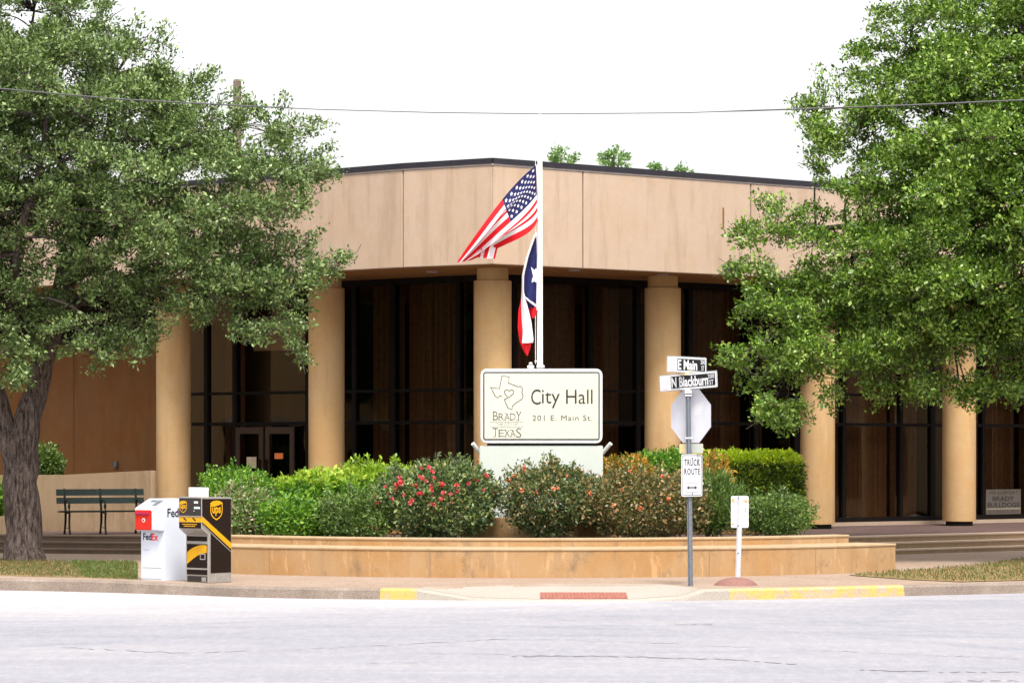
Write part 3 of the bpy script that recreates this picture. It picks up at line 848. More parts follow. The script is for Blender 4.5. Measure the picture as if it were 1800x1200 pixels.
# drum under the sign
dc = (.48, 48.0, 0)
t_ = thing('sign_planter', (dc[0], dc[1], .5), 'round tan concrete planter drum under the city hall sign', 'planter')
MB().lathe([(1.33, .45), (1.35, .80), (1.34, .83), (1.18, .83), (1.18, .74)], dc, 56).build('rim', 'planter', t_, smooth=True)
MB().lathe([(1.18, .76), (.01, .77)], dc, 40).build('soil', 'soil', t_)
mb = MB(); mb.box(-4.75, 4.55, 50.3, 50.55, .45, .955, 0, .02)
tag(mb.build('planter_wall', 'planter'), 'straight tan concrete wall holding the back hedges, mostly hidden by shrubs', 'planter wall')

# ================================================================== CITY HALL
SOF, PT, CT = 5.373, 7.195, 7.33            # soffit, panel top, coping top
C0 = Vector((-.357, 52.5)); C1 = Vector((-2.054, 53.48))
dL = Vector((-.788, .616)); dR = Vector((.809, .588))
city = thing('city_hall', (0, 60, TZ), 'low tan stucco city hall with wide fascia, round columns and dark glass, on the corner', 'building')
def seg_box(p, q, z0, z1, inward, mb=None, mi=0, out=0.0):
    """upright slab along p-q, going back `inward` metres (away from the street)"""
    mb = mb or MB()
    d = (q - p).normalized(); n = Vector((-d.y, d.x))
    if n.y < 0: n = -n
    a = p - n * out; b = q - n * out; c = q + n * inward; e = p + n * inward
    mb.add([(v.x, v.y, z0) for v in (a, b, c, e)] + [(v.x, v.y, z1) for v in (a, b, c, e)],
           [(0, 1, 2, 3), (4, 5, 6, 7), (0, 1, 5, 4), (1, 2, 6, 5), (2, 3, 7, 6), (3, 0, 4, 7)], mi)
    return mb
def at_right(t): return C0 + dR * t
def on_line(px, c, m, side):
    """meet the ray of photo column px with Z = c + m*(X+.36)*side"""
    k = (px - 900) / F
    Z = (c + m * .36 * side) / (1 - m * side * k)
    return Vector((k * Z, Z))
def fas_r(px): return on_line(px, 52.5, .7265, 1)
dR = (fas_r(1500) - C0).normalized()
joints_r = [C0, fas_r(1025), fas_r(1320)]
while joints_r[-1].x < 22: joints_r.append(joints_r[-1] + dR * 4.05)
joints_l = [C0, C1]
while joints_l[-1].x > -24: joints_l.append(joints_l[-1] + dL * 4.05)
def panels(js):
    for a, b in zip(js[:-1], js[1:]):
        d = (b - a).normalized()
        mb = seg_box(a + d * .014, b - d * .014, SOF, PT, .16)
        o = mb.build('fascia_panel', 'fascia', city)
        bv = o.modifiers.new('bevel', 'BEVEL'); bv.width = .012; bv.segments = 2
panels(joints_r); panels(joints_l)
mb = MB()
for js in (joints_r, joints_l):
    a, b = js[0], js[-1]
    for p, q in zip(js[:-1], js[1:]): seg_box(p, q, SOF + .02, PT - .02, .10, mb, out=-.05)
mb.build('joint_backing', 'gap', city)
mb = MB()
seg_box(C0, joints_r[-1], PT + .035, CT, .35, mb, out=.03)
seg_box(C1, joints_l[-1], PT + .035, CT, .35, mb, out=.03); seg_box(C0, C1, PT + .035, CT, .35, mb, out=.03)
mb.build('coping', 'coping', city)
mb = MB()
seg_box(C0, joints_r[-1], PT, PT + .035, .3, mb, out=.012)
seg_box(C1, joints_l[-1], PT, PT + .035, .3, mb, out=.012); seg_box(C0, C1, PT, PT + .035, .3, mb, out=.012)
mb.build('flashing', 'flashing', city)
# rust streak on the right fascia
mb = MB()
p = fas_r(1270); q = fas_r(1273)
zt = CZ - (365 - HY) / F * p.y; zb = CZ - (402 - HY) / F * p.y
seg_box(p, q, zb, zt, .01, mb, out=.002); mb.build('rust_streak', plain('rust', (.20, .09, .035), .9), city)
# roof and soffit
off = .18
foot_poly = [(C0.x, C0.y + off), (C1.x, C1.y + off)] + [(j.x, j.y + off) for j in joints_l[2:]] + [(-24, 90), (24, 90)] + [(j.x, j.y + off) for j in joints_r[:0:-1]]
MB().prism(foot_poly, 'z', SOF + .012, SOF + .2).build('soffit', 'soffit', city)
MB().prism(foot_poly, 'z', PT - .15, PT - .05).build('roof', 'flashing', city)
for px, py in ((1165, 483), (1305, 490), (1440, 497), (760, 478), (1010, 475)):
    Z = F * (SOF - CZ) / (HY - py)
    g = W(px, py, Z)
    MB().lathe([(.001, -.005), (.10, -.005), (.115, -.012), (.115, .02)], (g.x, g.y, SOF), 20).build('downlight', 'flashing', city)

# columns
def col_r(px): return on_line(px, 54.1, .7265, 1)
def col_l(px): return on_line(px, 54.1, .7536, -1)
RC = .36
cols = [col_r(866)] + [col_r(x) for x in (1165, 1437, 1686)] + [col_l(x) for x in (574, 305)]
step = cols[3] - cols[2]; cols += [cols[3] + step, cols[3] + step * 2]
ztop = CZ + (HY - 491.5) / F * (54.1 - RC)
for c in cols:
    o = MB().lathe([(RC - .004, TZ + .09), (RC, TZ + .10), (RC, ztop - .012), (RC - .012, ztop), (.01, ztop)], (c.x, c.y, 0), 48).build('column', 'column', city, smooth=True)
    MB().lathe([(RC - .06, ztop), (RC - .06, SOF + .02)], (c.x, c.y, 0), 40).build('column_neck', 'column', o, smooth=True)
    MB().lathe([(RC - .07, TZ - .02), (RC - .07, TZ + .10), (.01, TZ + .095)], (c.x, c.y, 0), 36).build('column_foot', 'gap', o, smooth=True)

# glazed bays
GZ0, TR1, TR2 = TZ + .075, 2.49, 3.13
def gl_r(px): return on_line(px, 55.6, .7265, 1)
def gl_l(px): return on_line(px, 55.6, .7536, -1)
def bay(fn, pa, pb, mullions, curtains, rails=True, door=None, heavy=()):
    a, b = fn(pa), fn(pb)
    d = (b - a).normalized(); L = (b - a).length
    n = Vector((-d.y, d.x)); n = n if n.y > 0 else -n
    mb = MB()
    seg_box(a, b, GZ0, GZ0 + .10, .12, mb); seg_box(a, b, SOF - .12, SOF + .01, .12, mb)
    if rails:
        seg_box(a, b, TR1 - .035, TR1 + .035, .10, mb, out=-.004); seg_box(a, b, TR2 - .03, TR2 + .03, .10, mb, out=-.004)
    for px, wd in mullions:
        c = fn(px); seg_box(c - d * wd / 2, c + d * wd / 2, GZ0 + .02, SOF - .02, .14, mb, out=.012)
    win = mb.build('window', 'frame', city)
    g = MB(); P = [a + n * .05, b + n * .05]
    g.add([(P[0].x, P[0].y, GZ0 + .05), (P[1].x, P[1].y, GZ0 + .05), (P[1].x, P[1].y, SOF - .05), (P[0].x, P[0].y, SOF - .05)], [(0, 1, 2, 3)])
    g.build('pane', 'glass', win)
    for qa, qb in curtains:
        p = fn(qa) + n * .42; q = fn(qb) + n * .42; ln = (q - p).length; k = max(4, int(ln / .035))
        vs = []; fs = []
        for i in range(k + 1):
            t = i / k; c = p.lerp(q, t) + n * (.055 * math.sin(i * 1.45) + .012 * rnd.uniform(-1, 1))
            vs += [(c.x, c.y, GZ0), (c.x, c.y, SOF - .1)]
        fs = [(2 * i, 2 * i + 2, 2 * i + 3, 2 * i + 1) for i in range(k)]
        MB().add(vs, fs).build('curtain', 'curtain', win)
    s = MB(); seg_box(a, b, TZ - .01, GZ0 - .002, .16, s, out=.05); s.build('sill', 'nosing', win)
    return win
bay(gl_r, 866, 1165, [(905, .10), (1040, .12), (1122, .10)], [(915, 1030), (1046, 1112)])
bay(gl_r, 1165, 1437, [(1214, .12), (1330, .12), (1400, .12)], [(1232, 1322), (1340, 1362)])
bay(gl_r, 1437, 1686, [(1484, .09), (1585, .07), (1640, .12)], [(1490, 1580), (1588, 1632)])
bay(gl_r, 1686, 1930, [(1729, .09), (1812, .08)], [(1733, 1805), (1815, 1880)])
bay(gl_r, 1930, 2200, [(1980, .09), (2100, .08)], [(1990, 2080)])
bay(gl_l, 574, 866, [(690, .12), (805, .10), (622, .10)], [(632, 686), (696, 798)])
wl = bay(gl_l, 275, 574, [(362, .10), (412, .10), (541, .12)], [(372, 406)])
# double door in the left bay
def lp(px, z, outw=0.0):
    c = gl_l(px); d = Vector((-.799, .602)); n = Vector((-.602, -.799)) if False else Vector((-.6018, -.7986))
    c = c + Vector((-.6018, -.7986)) * outw
    return (c.x, c.y, z)
mb = MB()
def wbox(mb, pa, pb, z0, z1, o0, o1, mi=0):
    v = []
    for px in (pa, pb):
        for o in (o0, o1):
            for z in (z0, z1): v.append(lp(px, z, o))
    mb.add(v, [(0, 1, 3, 2), (4, 5, 7, 6), (0, 1, 5, 4), (2, 3, 7, 6), (0, 2, 6, 4), (1, 3, 7, 5)], mi)
for pa, pb in ((418, 466), (470, 520)):
    mb = MB(); wd = 7
    wbox(mb, pa, pa + wd, TZ + .01, 2.42, .03, .07); wbox(mb, pb - wd, pb, TZ + .01, 2.42, .03, .07)
    wbox(mb, pa + wd, pb - wd, 2.28, 2.42, .032, .068); wbox(mb, pa + wd, pb - wd, TZ + .01, TZ + .22, .032, .068)
    d = mb.build('door', 'doorframe', city)
    h = MB(); hx = pb - 4 if pa < 450 else pa + 4
    wbox(h, hx - 1.2, hx + 1.2, 1.05, 1.75, .09, .12); wbox(h, hx - 1, hx + 1, 1.1, 1.14, .06, .10); wbox(h, hx - 1, hx + 1, 1.66, 1.70, .06, .10); h.build('handle', 'frame', d)
    g = MB(); g.add([lp(pa + wd, TZ + .2, .05), lp(pb - wd, TZ + .2, .05), lp(pb - wd, 2.3, .05), lp(pa + wd, 2.3, .05)], [(0, 1, 2, 3)]); g.build('pane', 'glass', d)
    n_ = MB()
    if pa < 450: wbox(n_, 437, 454, 1.57, 1.80, .058, .062); n_.build('notice', 'paper', d)
    else: wbox(n_, 486, 501, 1.76, 1.88, .058, .062); n_.build('notice', 'orange_paper', d)
# pale blind hung in the top of the door bay
mb = MB(); wbox(mb, 430, 541, 4.02, 4.7, -.30, -.28); mb.build('blind', 'awning', wl)
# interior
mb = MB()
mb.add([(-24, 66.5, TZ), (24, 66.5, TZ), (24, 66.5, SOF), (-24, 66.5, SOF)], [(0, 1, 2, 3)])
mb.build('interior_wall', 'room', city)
# solid left wall
def wseg(pa, pb, z0, z1, mat, nm, out=0.0, inward=.3):
    a, b = gl_l(pa), gl_l(pb); mb = MB(); seg_box(a, b, z0, z1, inward, mb, out=out); return mb.build(nm, mat, city)
zt = CZ + (HY - 602) / F * gl_l(220).y
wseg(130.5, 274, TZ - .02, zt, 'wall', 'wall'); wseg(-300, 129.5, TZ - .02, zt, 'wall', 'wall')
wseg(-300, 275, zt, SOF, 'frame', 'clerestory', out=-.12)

# campaign board behind the far right glass
cb = gl_r(1733); ce = gl_r(1794); d = (ce - cb).normalized(); n = Vector((-d.y, d.x))
if n.y < 0: n = -n
ang = math.atan2(d.y, d.x)
bo = thing('window_board', (cb.x - n.x * .0 + n.x * .02 , cb.y + n.y * .02, 0), 'grey supporters board standing inside the far right window', 'sign', rz=ang)
lw = (ce - cb).length
zb0, zb1 = GZ0 + .11, CZ - (860 - HY) / F * cb.y
mb = MB(); mb.box(0, lw, -.028, -.010, zb0, zb1); mb.build('panel', plain('board grey', (.13, .11, .095), .6), bo, local=True)
H_ = zb1 - zb0
mb = MB()
put_text(mb, 'WE SUPPORT', .06 * lw, .92 * lw, zb0 + .80 * H_, zb0 + .93 * H_, -.032, 0)
put_text(mb, 'BRADY', .18 * lw, .80 * lw, zb0 + .54 * H_, zb0 + .72 * H_, -.032, 1, bold=.02)
put_text(mb, 'BULLDOGS', .04 * lw, .96 * lw, zb0 + .28 * H_, zb0 + .47 * H_, -.032, 1, bold=.02)
put_text(mb, 'GO-FIGHT-WIN', .05 * lw, .95 * lw, zb0 + .05 * H_, zb0 + .16 * H_, -.032, 0)
mb.box(.02 * lw, .98 * lw, -.031, -.029, zb0 + .21 * H_, zb0 + .23 * H_, 2)
mb.build('lettering', [plain('olive ink', (.06, .045, .015)), M['ink'], M['paper']], bo, local=True)

# ================================================================== LOW WALL, BENCH, BACK SHRUB (left terrace)
wlw = thing('low_wall', W(180, 935, 57), 'chest-high tan concrete wall standing behind the bench', 'wall')
p0 = Vector((W(-60, 0, 57.9).x, 57.9)); p1 = Vector((W(111, 0, 57.2).x, 57.2)); p2 = Vector((W(263, 0, 56.9).x, 56.9))
mb = MB()
def slope_wall(mb, a, b, za, zb, th):
    d = (b - a).normalized(); n = Vector((-d.y, d.x)); n = n if n.y > 0 else -n
    q = [a, b, b + n * th, a + n * th]; zz = [za, zb, zb, za]
    mb.add([(v.x, v.y, TZ - .02) for v in q] + [(v.x, v.y, z) for v, z in zip(q, zz)], [(0, 1, 2, 3), (4, 5, 6, 7), (0, 1, 5, 4), (1, 2, 6, 5), (2, 3, 7, 6), (3, 0, 4, 7)])
slope_wall(mb, p0, p1, 1.43, 1.445, .25); slope_wall(mb, p1 + Vector((.002, .003)), p2, 1.445, 1.535, .24)
mb.build('wall_face', 'lowwall', wlw)
MB().lathe([(.10, TZ - .02), (.10, 1.50), (.09, 1.53), (.01, 1.533)], (p2.x + .02, p2.y + .12, 0), 20).build('end_post', 'lowwall', wlw, smooth=True)
mb = MB().box(-.04, .04, -.03, .03, 0, .12, 0, .01)
o = thing('hose_tap', W(203, 818, gl_l(203).y - .05), 'small dark outdoor tap box on the wall above the bench', 'tap')
MB().box(-.04, .04, -.06, .03, -.05, .1, 0, .01).build('body', 'steel', o, local=True); MB().tube([(0, -.06, .0), (0, -.12, -.01), (0, -.13, -.06)], .015, 8).build('spout', 'steel', o, local=True)

bz = W(180, 938, 55.2)
be = thing('park_bench', (bz.x, 55.2, TZ), 'dark green slatted park bench with scrolled iron arms on the terrace', 'bench', rz=math.radians(20))
BL = 1.72
for k, (y0, y1, z) in enumerate(((-.30, -.215, .43), (-.20, -.115, .425), (-.10, -.015, .42), (0.0, .085, .42))):
    MB().box(-BL / 2, BL / 2, y0, y1, z, z + .028, 0, .006).build('seat_slat', 'benchwood', be, local=True)
for (y, z0, z1) in ((.20, .74, .865), (.165, .585, .70)):
    mb = MB(); sl_ = .035
    mb.add([(-BL / 2, y - .015, z0), (BL / 2, y - .015, z0), (BL / 2, y + .02, z0), (-BL / 2, y + .02, z0), (-BL / 2, y - .015 + sl_, z1), (BL / 2, y - .015 + sl_, z1), (BL / 2, y + .02 + sl_, z1), (-BL / 2, y + .02 + sl_, z1)],
           [(0, 3, 2, 1), (4, 5, 6, 7), (0, 1, 5, 4), (1, 2, 6, 5), (2, 3, 7, 6), (3, 0, 4, 7)])
    mb.build('back_slat', 'benchwood', be, local=True)
for x in (-BL / 2 + .16, 0, BL / 2 - .16):
    mb = MB()
    mb.tube([(x, .24, .87), (x, .15, .58), (x, .09, .42), (x, .11, .22), (x, .17, .08), (x, .20, 0)], [.022, .022, .024, .022, .02, .026], 8)
    mb.tube([(x, -.30, .42), (x, -.27, .25), (x, -.29, .10), (x, -.34, 0)], [.022, .02, .02, .026], 8)
    mb.tube([(x, .09, .415), (x, -.30, .415)], .02, 8)
    mb.tube([(x, .17, .62), (x, .0, .655), (x, -.18, .645), (x, -.27, .60), (x, -.29, .54), (x, -.25, .50), (x, -.20, .515), (x, -.195, .56), (x, -.225, .575)], [.017, .017, .017, .018, .018, .018, .016, .014, .012], 8)
    mb.tube([(x, -.26, .52), (x, -.28, .46), (x, -.29, .42)], .014, 6)
    mb.tube([(x, .15, .12), (x, -.28, .12)], .009, 6)
    mb.build('iron_frame', 'iron', be, local=True)

# ================================================================== DROP BOXES
PH = math.radians(-39)          # local -y is the front; turned to face left of the camera
def wrap_box(mb, prof, x0, x1, mi=0): mb.prism(prof, 'x', x0, x1, mi)
bx_ = G(289, 1021, .004)
fb = thing('courier_box', bx_, 'white courier drop box with red drawer beside the brown one', 'drop box', rz=PH)
wdt, dep, hh = .50, .60, 1.215
# local: front right lower corner at origin; body spans x -wdt..0, y 0..dep
prof = [(0, 0), (dep, 0), (dep, hh), (.165, hh), (-.10, 1.09), (-.12, 1.07), (-.12, .765), (-.10, .745), (0, .745)]
mb = MB(); wrap_box(mb, prof, -wdt, 0); o = mb.build('body', 'lightwhite', fb, local=True)
bv = o.modifiers.new('bevel', 'BEVEL'); bv.width = .008; bv.segments = 2
mb = MB(); mb.box(-wdt + .02, -.14, -.145, -.118, .755, 1.05, 0, .01); o = mb.build('drawer', 'red', fb, local=True)
mb = MB(); mb.box(-wdt + .03, -.17, -.170, -.146, .985, 1.015, 0, .008); mb.build('handle', 'darkred', o, local=True)
mb = MB(); mb.prism(circle(-.29, .90, .032, 18), 'y', -.150, -.144, 0); mb.prism(circle(-.29, .90, .020, 14), 'y', -.153, -.150, 1); mb.build('lock', ['white', 'inkred'], o, local=True)
mb = MB(); mb.box(-wdt + .04, -.05, -.006, -.001, .03, .72, 0, .002)
d_ = mb.build('door', 'lightwhite', fb, local=True)
mb = MB(); mb.box(-wdt + .05, -.06, -.009, -.006, .19, .196, 0); mb.build('door_seam', 'label_grey', d_, local=True); mb = MB(); mb.box(-wdt + .06, -.30, -.009, -.006, .455, .460, 0); mb.build('door_seam', 'label_grey', d_, local=True)
mb = MB(); mb.prism(circle(-.46, .02, .012, 10), 'y', -.012, -.006); mb.build('lock', 'label_grey', d_, local=True)
mb = MB(); put_text(mb, 'Fed', -.445, -.268, .60, .705, -.0085, 0, bold=.025); put_text(mb, 'Ex', -.264, -.125, .60, .705, -.0085, 1, bold=.025)
mb.build('lettering', ['navy', 'inkred'], d_, local=True)
# side lettering
def side(p): return (.0025 - 0, p[0], p[2])
mb = MB(); put_text(mb, 'Fed', .06, .29, .945, 1.075, 0, 0, bold=.02, frame=side); put_text(mb, 'Ex', .295, .46, .945, 1.075, 0, 1, bold=.02, frame=side)
mb.build('lettering', ['navy', 'inkred'], fb, local=True)
# instruction sheet on the sloped lid
def lid(p):   # p: (u along width, _, v up slope 0..1)
    y = -.10 + .265 * p[2]; z = 1.09 + .125 * p[2]; return (p[0], y - .0012, z + .0025)
mb = MB()
for u0, u1, v0, v1, mi in ((-.40, -.10, .12, .88, 0), (-.44, -.42, .15, .85, 0), (-.36, -.24, .25, .5, 1), (-.22, -.13, .2, .8, 2), (-.36, -.24, .6, .8, 2)):
    h = .0008 * (1 + mi)
    vs = [lid((a, 0, b)) for a, b in ((u0, v0), (u1, v0), (u1, v1), (u0, v1))]
    mb.add([(v[0], v[1] - h * .4, v[2] + h) for v in vs], [(0, 1, 2, 3)], mi)
mb.build('instruction_label', ['label_grey', 'white', 'steel'], fb, local=True)

ux = G(366.8, 1024.5, .004)
ub = thing('parcel_box', ux, 'brown and gold parcel drop box with a shield emblem and white leaflet holder on top', 'drop box', rz=PH)
uw, ud, uh = .47, .47, 1.26
hang = .145
prof = [(.0, .0), (ud, .0), (ud, uh - .012), (-hang, uh), (-hang, .80), (-hang + .01, .79), (0, .695)]
mb = MB(); wrap_box(mb, prof, -uw, 0); o = mb.build('body', 'alu', ub, local=True)
bv = o.modifiers.new('bevel', 'BEVEL'); bv.width = .006; bv.segments = 2
# side cladding panels (x = 0 side), 3 mm proud
def side_poly(mb, pts, h, mi=0): mb.prism(pts, 'x', 0, h, mi)
mb = MB()
side_poly(mb, [(-hang + .012, uh - .03), (ud - .012, uh - .035), (ud - .012, .57), (-hang + .012, .985)], .004, 0)          # upper field
side_poly(mb, [(-hang + .012, .955), (ud - .012, .54), (ud - .012, .455), (-hang + .012, .875)], .004, 0)
side_poly(mb, [(.04, .745), (ud - .012, .43), (ud - .012, .145), (.04, .145)], .004, 0)
side_poly(mb, [(-hang + .012, .865), (-.0, .77), (ud - .012, .45), (ud - .012, .435), (.03, .735), (-hang + .012, .85)], .003, 0)
side_poly(mb, [(-hang + .008, .975), (ud - .008, .575), (ud - .008, .485), (-hang + .008, .895)], .006, 1)
side_poly(mb, [(-hang + .008, .862), (ud - .008, .452), (ud - .008, .438), (-hang + .008, .848)], .0065, 2)
mb.build('side_panel', ['brown', 'gold', 'alu'], ub, local=True)
# front
mb = MB()
mb.box(-uw + .01, -.01, -hang - .004, -hang, .985, uh - .02, 0)
mb.box(-uw + .005, -.005, -hang - .005, -hang, .89, .965, 1)
mb.box(-uw + .01, -.01, -hang - .004, -hang, .80, .885, 2)
mb.build('hood_panel', ['grey_brown', 'gold', 'brown'], ub, local=True)
mb = MB(); mb.box(-uw - .004, .004, -hang - .012, -hang + .02, .967, .982, 0, .003); mb.build('hood_seam', 'alu', ub, local=True)
for c in (-.34, -.15):
    mb = MB(); mb.prism([(c - .035, .95), (c - .01, .955), (c + .02, .93), (c + .04, .93), (c + .03, .905), (c, .92)], 'y', -hang - .008, -hang - .005); mb.build('handle', 'black', ub, local=True)
mb = MB(); put_text(mb, 'INFORMATION', -.40, -.10, .85, .868, -hang - .0055); put_text(mb, 'PICKUP AND DROP', -.36, -.14, .825, .838, -hang - .0055)
mb.build('lettering', 'gold', ub, local=True) if False else None
mb = MB()
for z, a, b in ((.852, -.40, -.09), (.825, -.36, -.13)):
    x = a
    while x < b:
        l = rnd.uniform(.012, .04); mb.box(x, min(b, x + l), -hang - .006, -hang - .004, z, z + .013); x += l + .007
mb.build('lettering', 'gold', ub, local=True)
mb = MB()
mb.box(-.15, -.07, -hang - .006, -hang - .004, 1.165, 1.195, 0); mb.box(-.15, -.03, -hang - .006, -hang - .004, 1.085, 1.115, 1); mb.box(-.16, -.14, -hang - .006, -hang - .004, 1.05, 1.06, 0)
mb.build('lettering', ['white', 'label_pale'], ub, local=True)
mb = MB()
mb.box(-uw + .025, -.03, -.006, 0, .61, .68, 0); mb.box(-uw + .025, -.03, -.006, 0, .22, .565, 0); mb.box(-uw + .025, -.03, -.006, 0, .12, .19, 0)
dr = mb.build('door', 'brown', ub, local=True)
for z in (.585, .205):
    mb = MB(); mb.box(-uw + .01, -.015, -.012, 0, z - .009, z + .009); mb.build('door_trim', 'alu', dr, local=True)
mb = MB(); top = []; bot = []
for i in range(13):
    t = i / 12; x = -uw + .03 + (uw - .065) * t
    top.append((x, .44 + .115 * math.sin(t * 1.9) ** .8 if t > 0 else .44)); bot.append((x, .27 + .17 * math.sin(t * PI / 2)))
mb.prism(bot + top[::-1], 'y', -.008, -.006); mb.build('swoosh', 'gold', dr, local=True)
mb = MB(); mb.box(-.17, -.06, -.010, -.006, .34, .43, 0); mb.box(-.155, -.075, -.012, -.010, .355, .415, 1); mb.build('lock_plate', ['alu', 'brown'], dr, local=True)
mb = MB(); mb.box(-uw + .03, -.03, -.003, 0, .015, .10, 0); mb.box(-.14, -.05, -.006, -.003, .02, .085, 1); mb.build('base_recess', ['grey_brown', 'alu'], ub, local=True)
# shield emblem: gold shield, brown crest field and gold letters
def shield(mb, frame, cx, cz, s):
    out = [(-.5, .42), (-.3, .52), (0, .56), (.3, .52), (.5, .42), (.5, -.12), (.42, -.32), (.25, -.48), (0, -.60), (-.25, -.48), (-.42, -.32), (-.5, -.12)]
    def lay(pts, k, h, mi): mb.add([frame((cx + p[0] * s * k, h, cz + p[1] * s * k)) for p in pts], [tuple(range(len(pts)))], mi)
    lay(out, 1.0, .001, 0); lay(out, .86, .002, 1)
    crest = [(-.43, .20), (-.1, .22), (.25, .30), (.43, .36), (.26, .45), (0, .48), (-.26, .45), (-.43, .36)]
    lay(crest, 1.0, .003, 0)
    put_text(mb, 'ups', cx - .36 * s, cx + .36 * s, cz - .34 * s, cz + .17 * s, .003, 0, bold=.035, frame=frame)
mb = MB(); shield(mb, lambda p: (-0 + .0045 + p[1], p[0], p[2]), .155, 1.065, .25); mb.build('emblem', ['gold', 'brown'], ub, local=True)
mb = MB(); shield(mb, lambda p: (p[0], -hang - .0045 - p[1], p[2]), -.375, 1.115, .155); mb.build('emblem', ['gold', 'grey_brown'], ub, local=True)
mb = MB(); mb.box(-.44, -.045, .02, .05, uh - .01, uh + .135, 0, .006); mb.build('leaflet_holder', 'white', ub, local=True)

# ================================================================== CITY HALL SIGN AND FLAGPOLE
SZ = 48.0; s_ = SZ / F
so = W(951, 870, SZ)
sg = thing('city_sign', (so.x, SZ, .77), 'white framed city hall name sign on a pale cabinet among roses', 'sign')
def sx(px): return (px - 951) * s_
def sz(py): return CZ - (py - HY) * s_ - .77
mb = MB(); mb.box(sx(843), sx(1060), 0, .42, 0, sz(783), 0, .01); mb.build('cabinet', 'cabinet', sg, local=True)
mb = MB(); mb.box(sx(856), sx(1048), .06, .36, sz(783), sz(776)); mb.build('neck', 'black', sg, local=True)
mb = MB(); mb.prism(rrect(sx(844.5), sx(1059), sz(779), sz(648), .11), 'y', -.03, .42); o = mb.build('panel_case', 'white', sg, local=True)
bv = o.modifiers.new('bevel', 'BEVEL'); bv.width = .012; bv.segments = 2; bv.limit_method = 'ANGLE'
mb = MB(); mb.prism(rrect(sx(850.5), sx(1053), sz(772), sz(654.5), .03), 'y', -.033, -.030); mb.build('face', 'cream', sg, local=True)
mb = MB(); strip(mb, rrect(sx(850.5), sx(1053), sz(772), sz(654.5), .03), .021, -.036, True); mb.build('border_line', 'ink', sg, local=True)
def zz(x, y): return (sx(800 + x / 4), sz(600 + y / 4))
mb = MB()
tex = [(347, 408), (355, 430), (372, 468), (402, 478), (402, 455), (430, 430), (470, 405), (478, 380), (470, 360), (473, 326), (460, 315), (441, 318), (372, 290), (382, 250), (330, 240), (312, 332), (248, 322), (262, 345), (280, 380), (297, 396), (316, 381), (332, 387)]
strip(mb, [zz(*p) for p in tex], .0135, -.036)
heart = [(345, 408), (385, 388), (410, 366), (413, 350), (402, 339), (388, 342), (380, 352), (371, 340), (357, 338), (347, 350), (352, 372), (368, 388)]
strip(mb, [zz(*p) for p in heart], .0135, -.0365)
for y in (565, 600): strip(mb, [zz(245, y), zz(480, y)], .004, -.036)
mb.build('map_outline', 'greyink', sg, local=True)
mb = MB()
put_text(mb, 'C', sx(933.5), sx(950.5), sz(711), sz(684), -.0365, 0, bold=-.002)
put_text(mb, 'ity', sx(952.5), sx(984), sz(717), sz(685), -.0365, 0, bold=-.002)
put_text(mb, 'Hall', sx(995), sx(1041.5), sz(709.5), sz(684.5), -.0365, 0, bold=-.002)
put_text(mb, '201 E. Main St.', sx(936), sx(1041), sz(739), sz(729.5), -.0365, 1, space=1.15)
def serif_word(word, x0, x1, y0, y1, big=()):
    n = len(word); cw = (x1 - x0) / n
    for i, ch in enumerate(word):
        tall = i in big
        put_text(mb, ch, sx(x0 + cw * i + cw * .04), sx(x0 + cw * (i + 1) - cw * .06), sz(y1 + (1.5 if tall and i == n - 1 else 0)), sz(y0 if tall else y0 + 3.2), -.0365, 1, bold=-.012)
        if ch not in 'SCO':
            for yy in (y1, y0 if tall else y0 + 3.2):
                mb.box(sx(x0 + cw * i), sx(x0 + cw * (i + .42)), -.0372, -.036, sz(yy) - .003, sz(yy) + .003, 1)
serif_word('BRADY', 866, 917, 723, 738, (0, 4)); serif_word('TEXAS', 866, 917, 752, 767, (0, 4))
put_text(mb, 'THE CITY OF', sx(872), sx(910), sz(747.5), sz(743), -.0365, 2)
mb.build('lettering', ['ink', 'greyink', 'label_grey'], sg, local=True)
for sgn, xa, xb in ((-1, 844, 831), (1, 1060, 1074)):
    mb = MB(); mb.tube([(sx(xa), .2, sz(796)), (sx(xb), .1, sz(779))], .035, 12); mb.build('flood_lamp', 'white', sg, local=True)
mb = MB(); mb.box(sx(927), sx(939), .1, .25, sz(648), sz(640), 0, .02); mb.box(sx(930), sx(936), .08, .2, sz(640), sz(636), 0, .01); mb.build('flood_lamp', 'white', sg, local=True)

fp = W(949, 645, 48.62)
pl = thing('flagpole', (fp.x, 48.62, .5), 'tall white flagpole rising behind the city hall sign', 'flagpole')
MB().tube([(0, 0, 0), (0, 0, 2.9), (0, 0, 5.0), (0, 0, 10.2)], [.055, .052, .047, .035], 20).build('pole', 'pole', pl, local=True, smooth=True)
MB().lathe([(.001, 10.42), (.06, 10.38), (.085, 10.30), (.06, 10.22), (.02, 10.2)], (0, 0, 0), 20).build('finial', 'gold', pl, local=True, smooth=True)
mb = MB(); zc = fp.z - .5; mb.box(-.06, .08, -.075, .06, zc - .02, zc + .035, 0, .01); mb.build('collar', 'steel_pale', pl, local=True)
mb = MB(); mb.tube([(-.075, -.04, zc + .05), (-.078, -.045, zc + 1.8), (-.07, -.04, 10.15)], .006, 6); mb.tube([(-.05, 0, zc + .1), (-.085, -.045, zc + .1)], .012, 6); mb.build('halyard', 'white', pl, local=True)

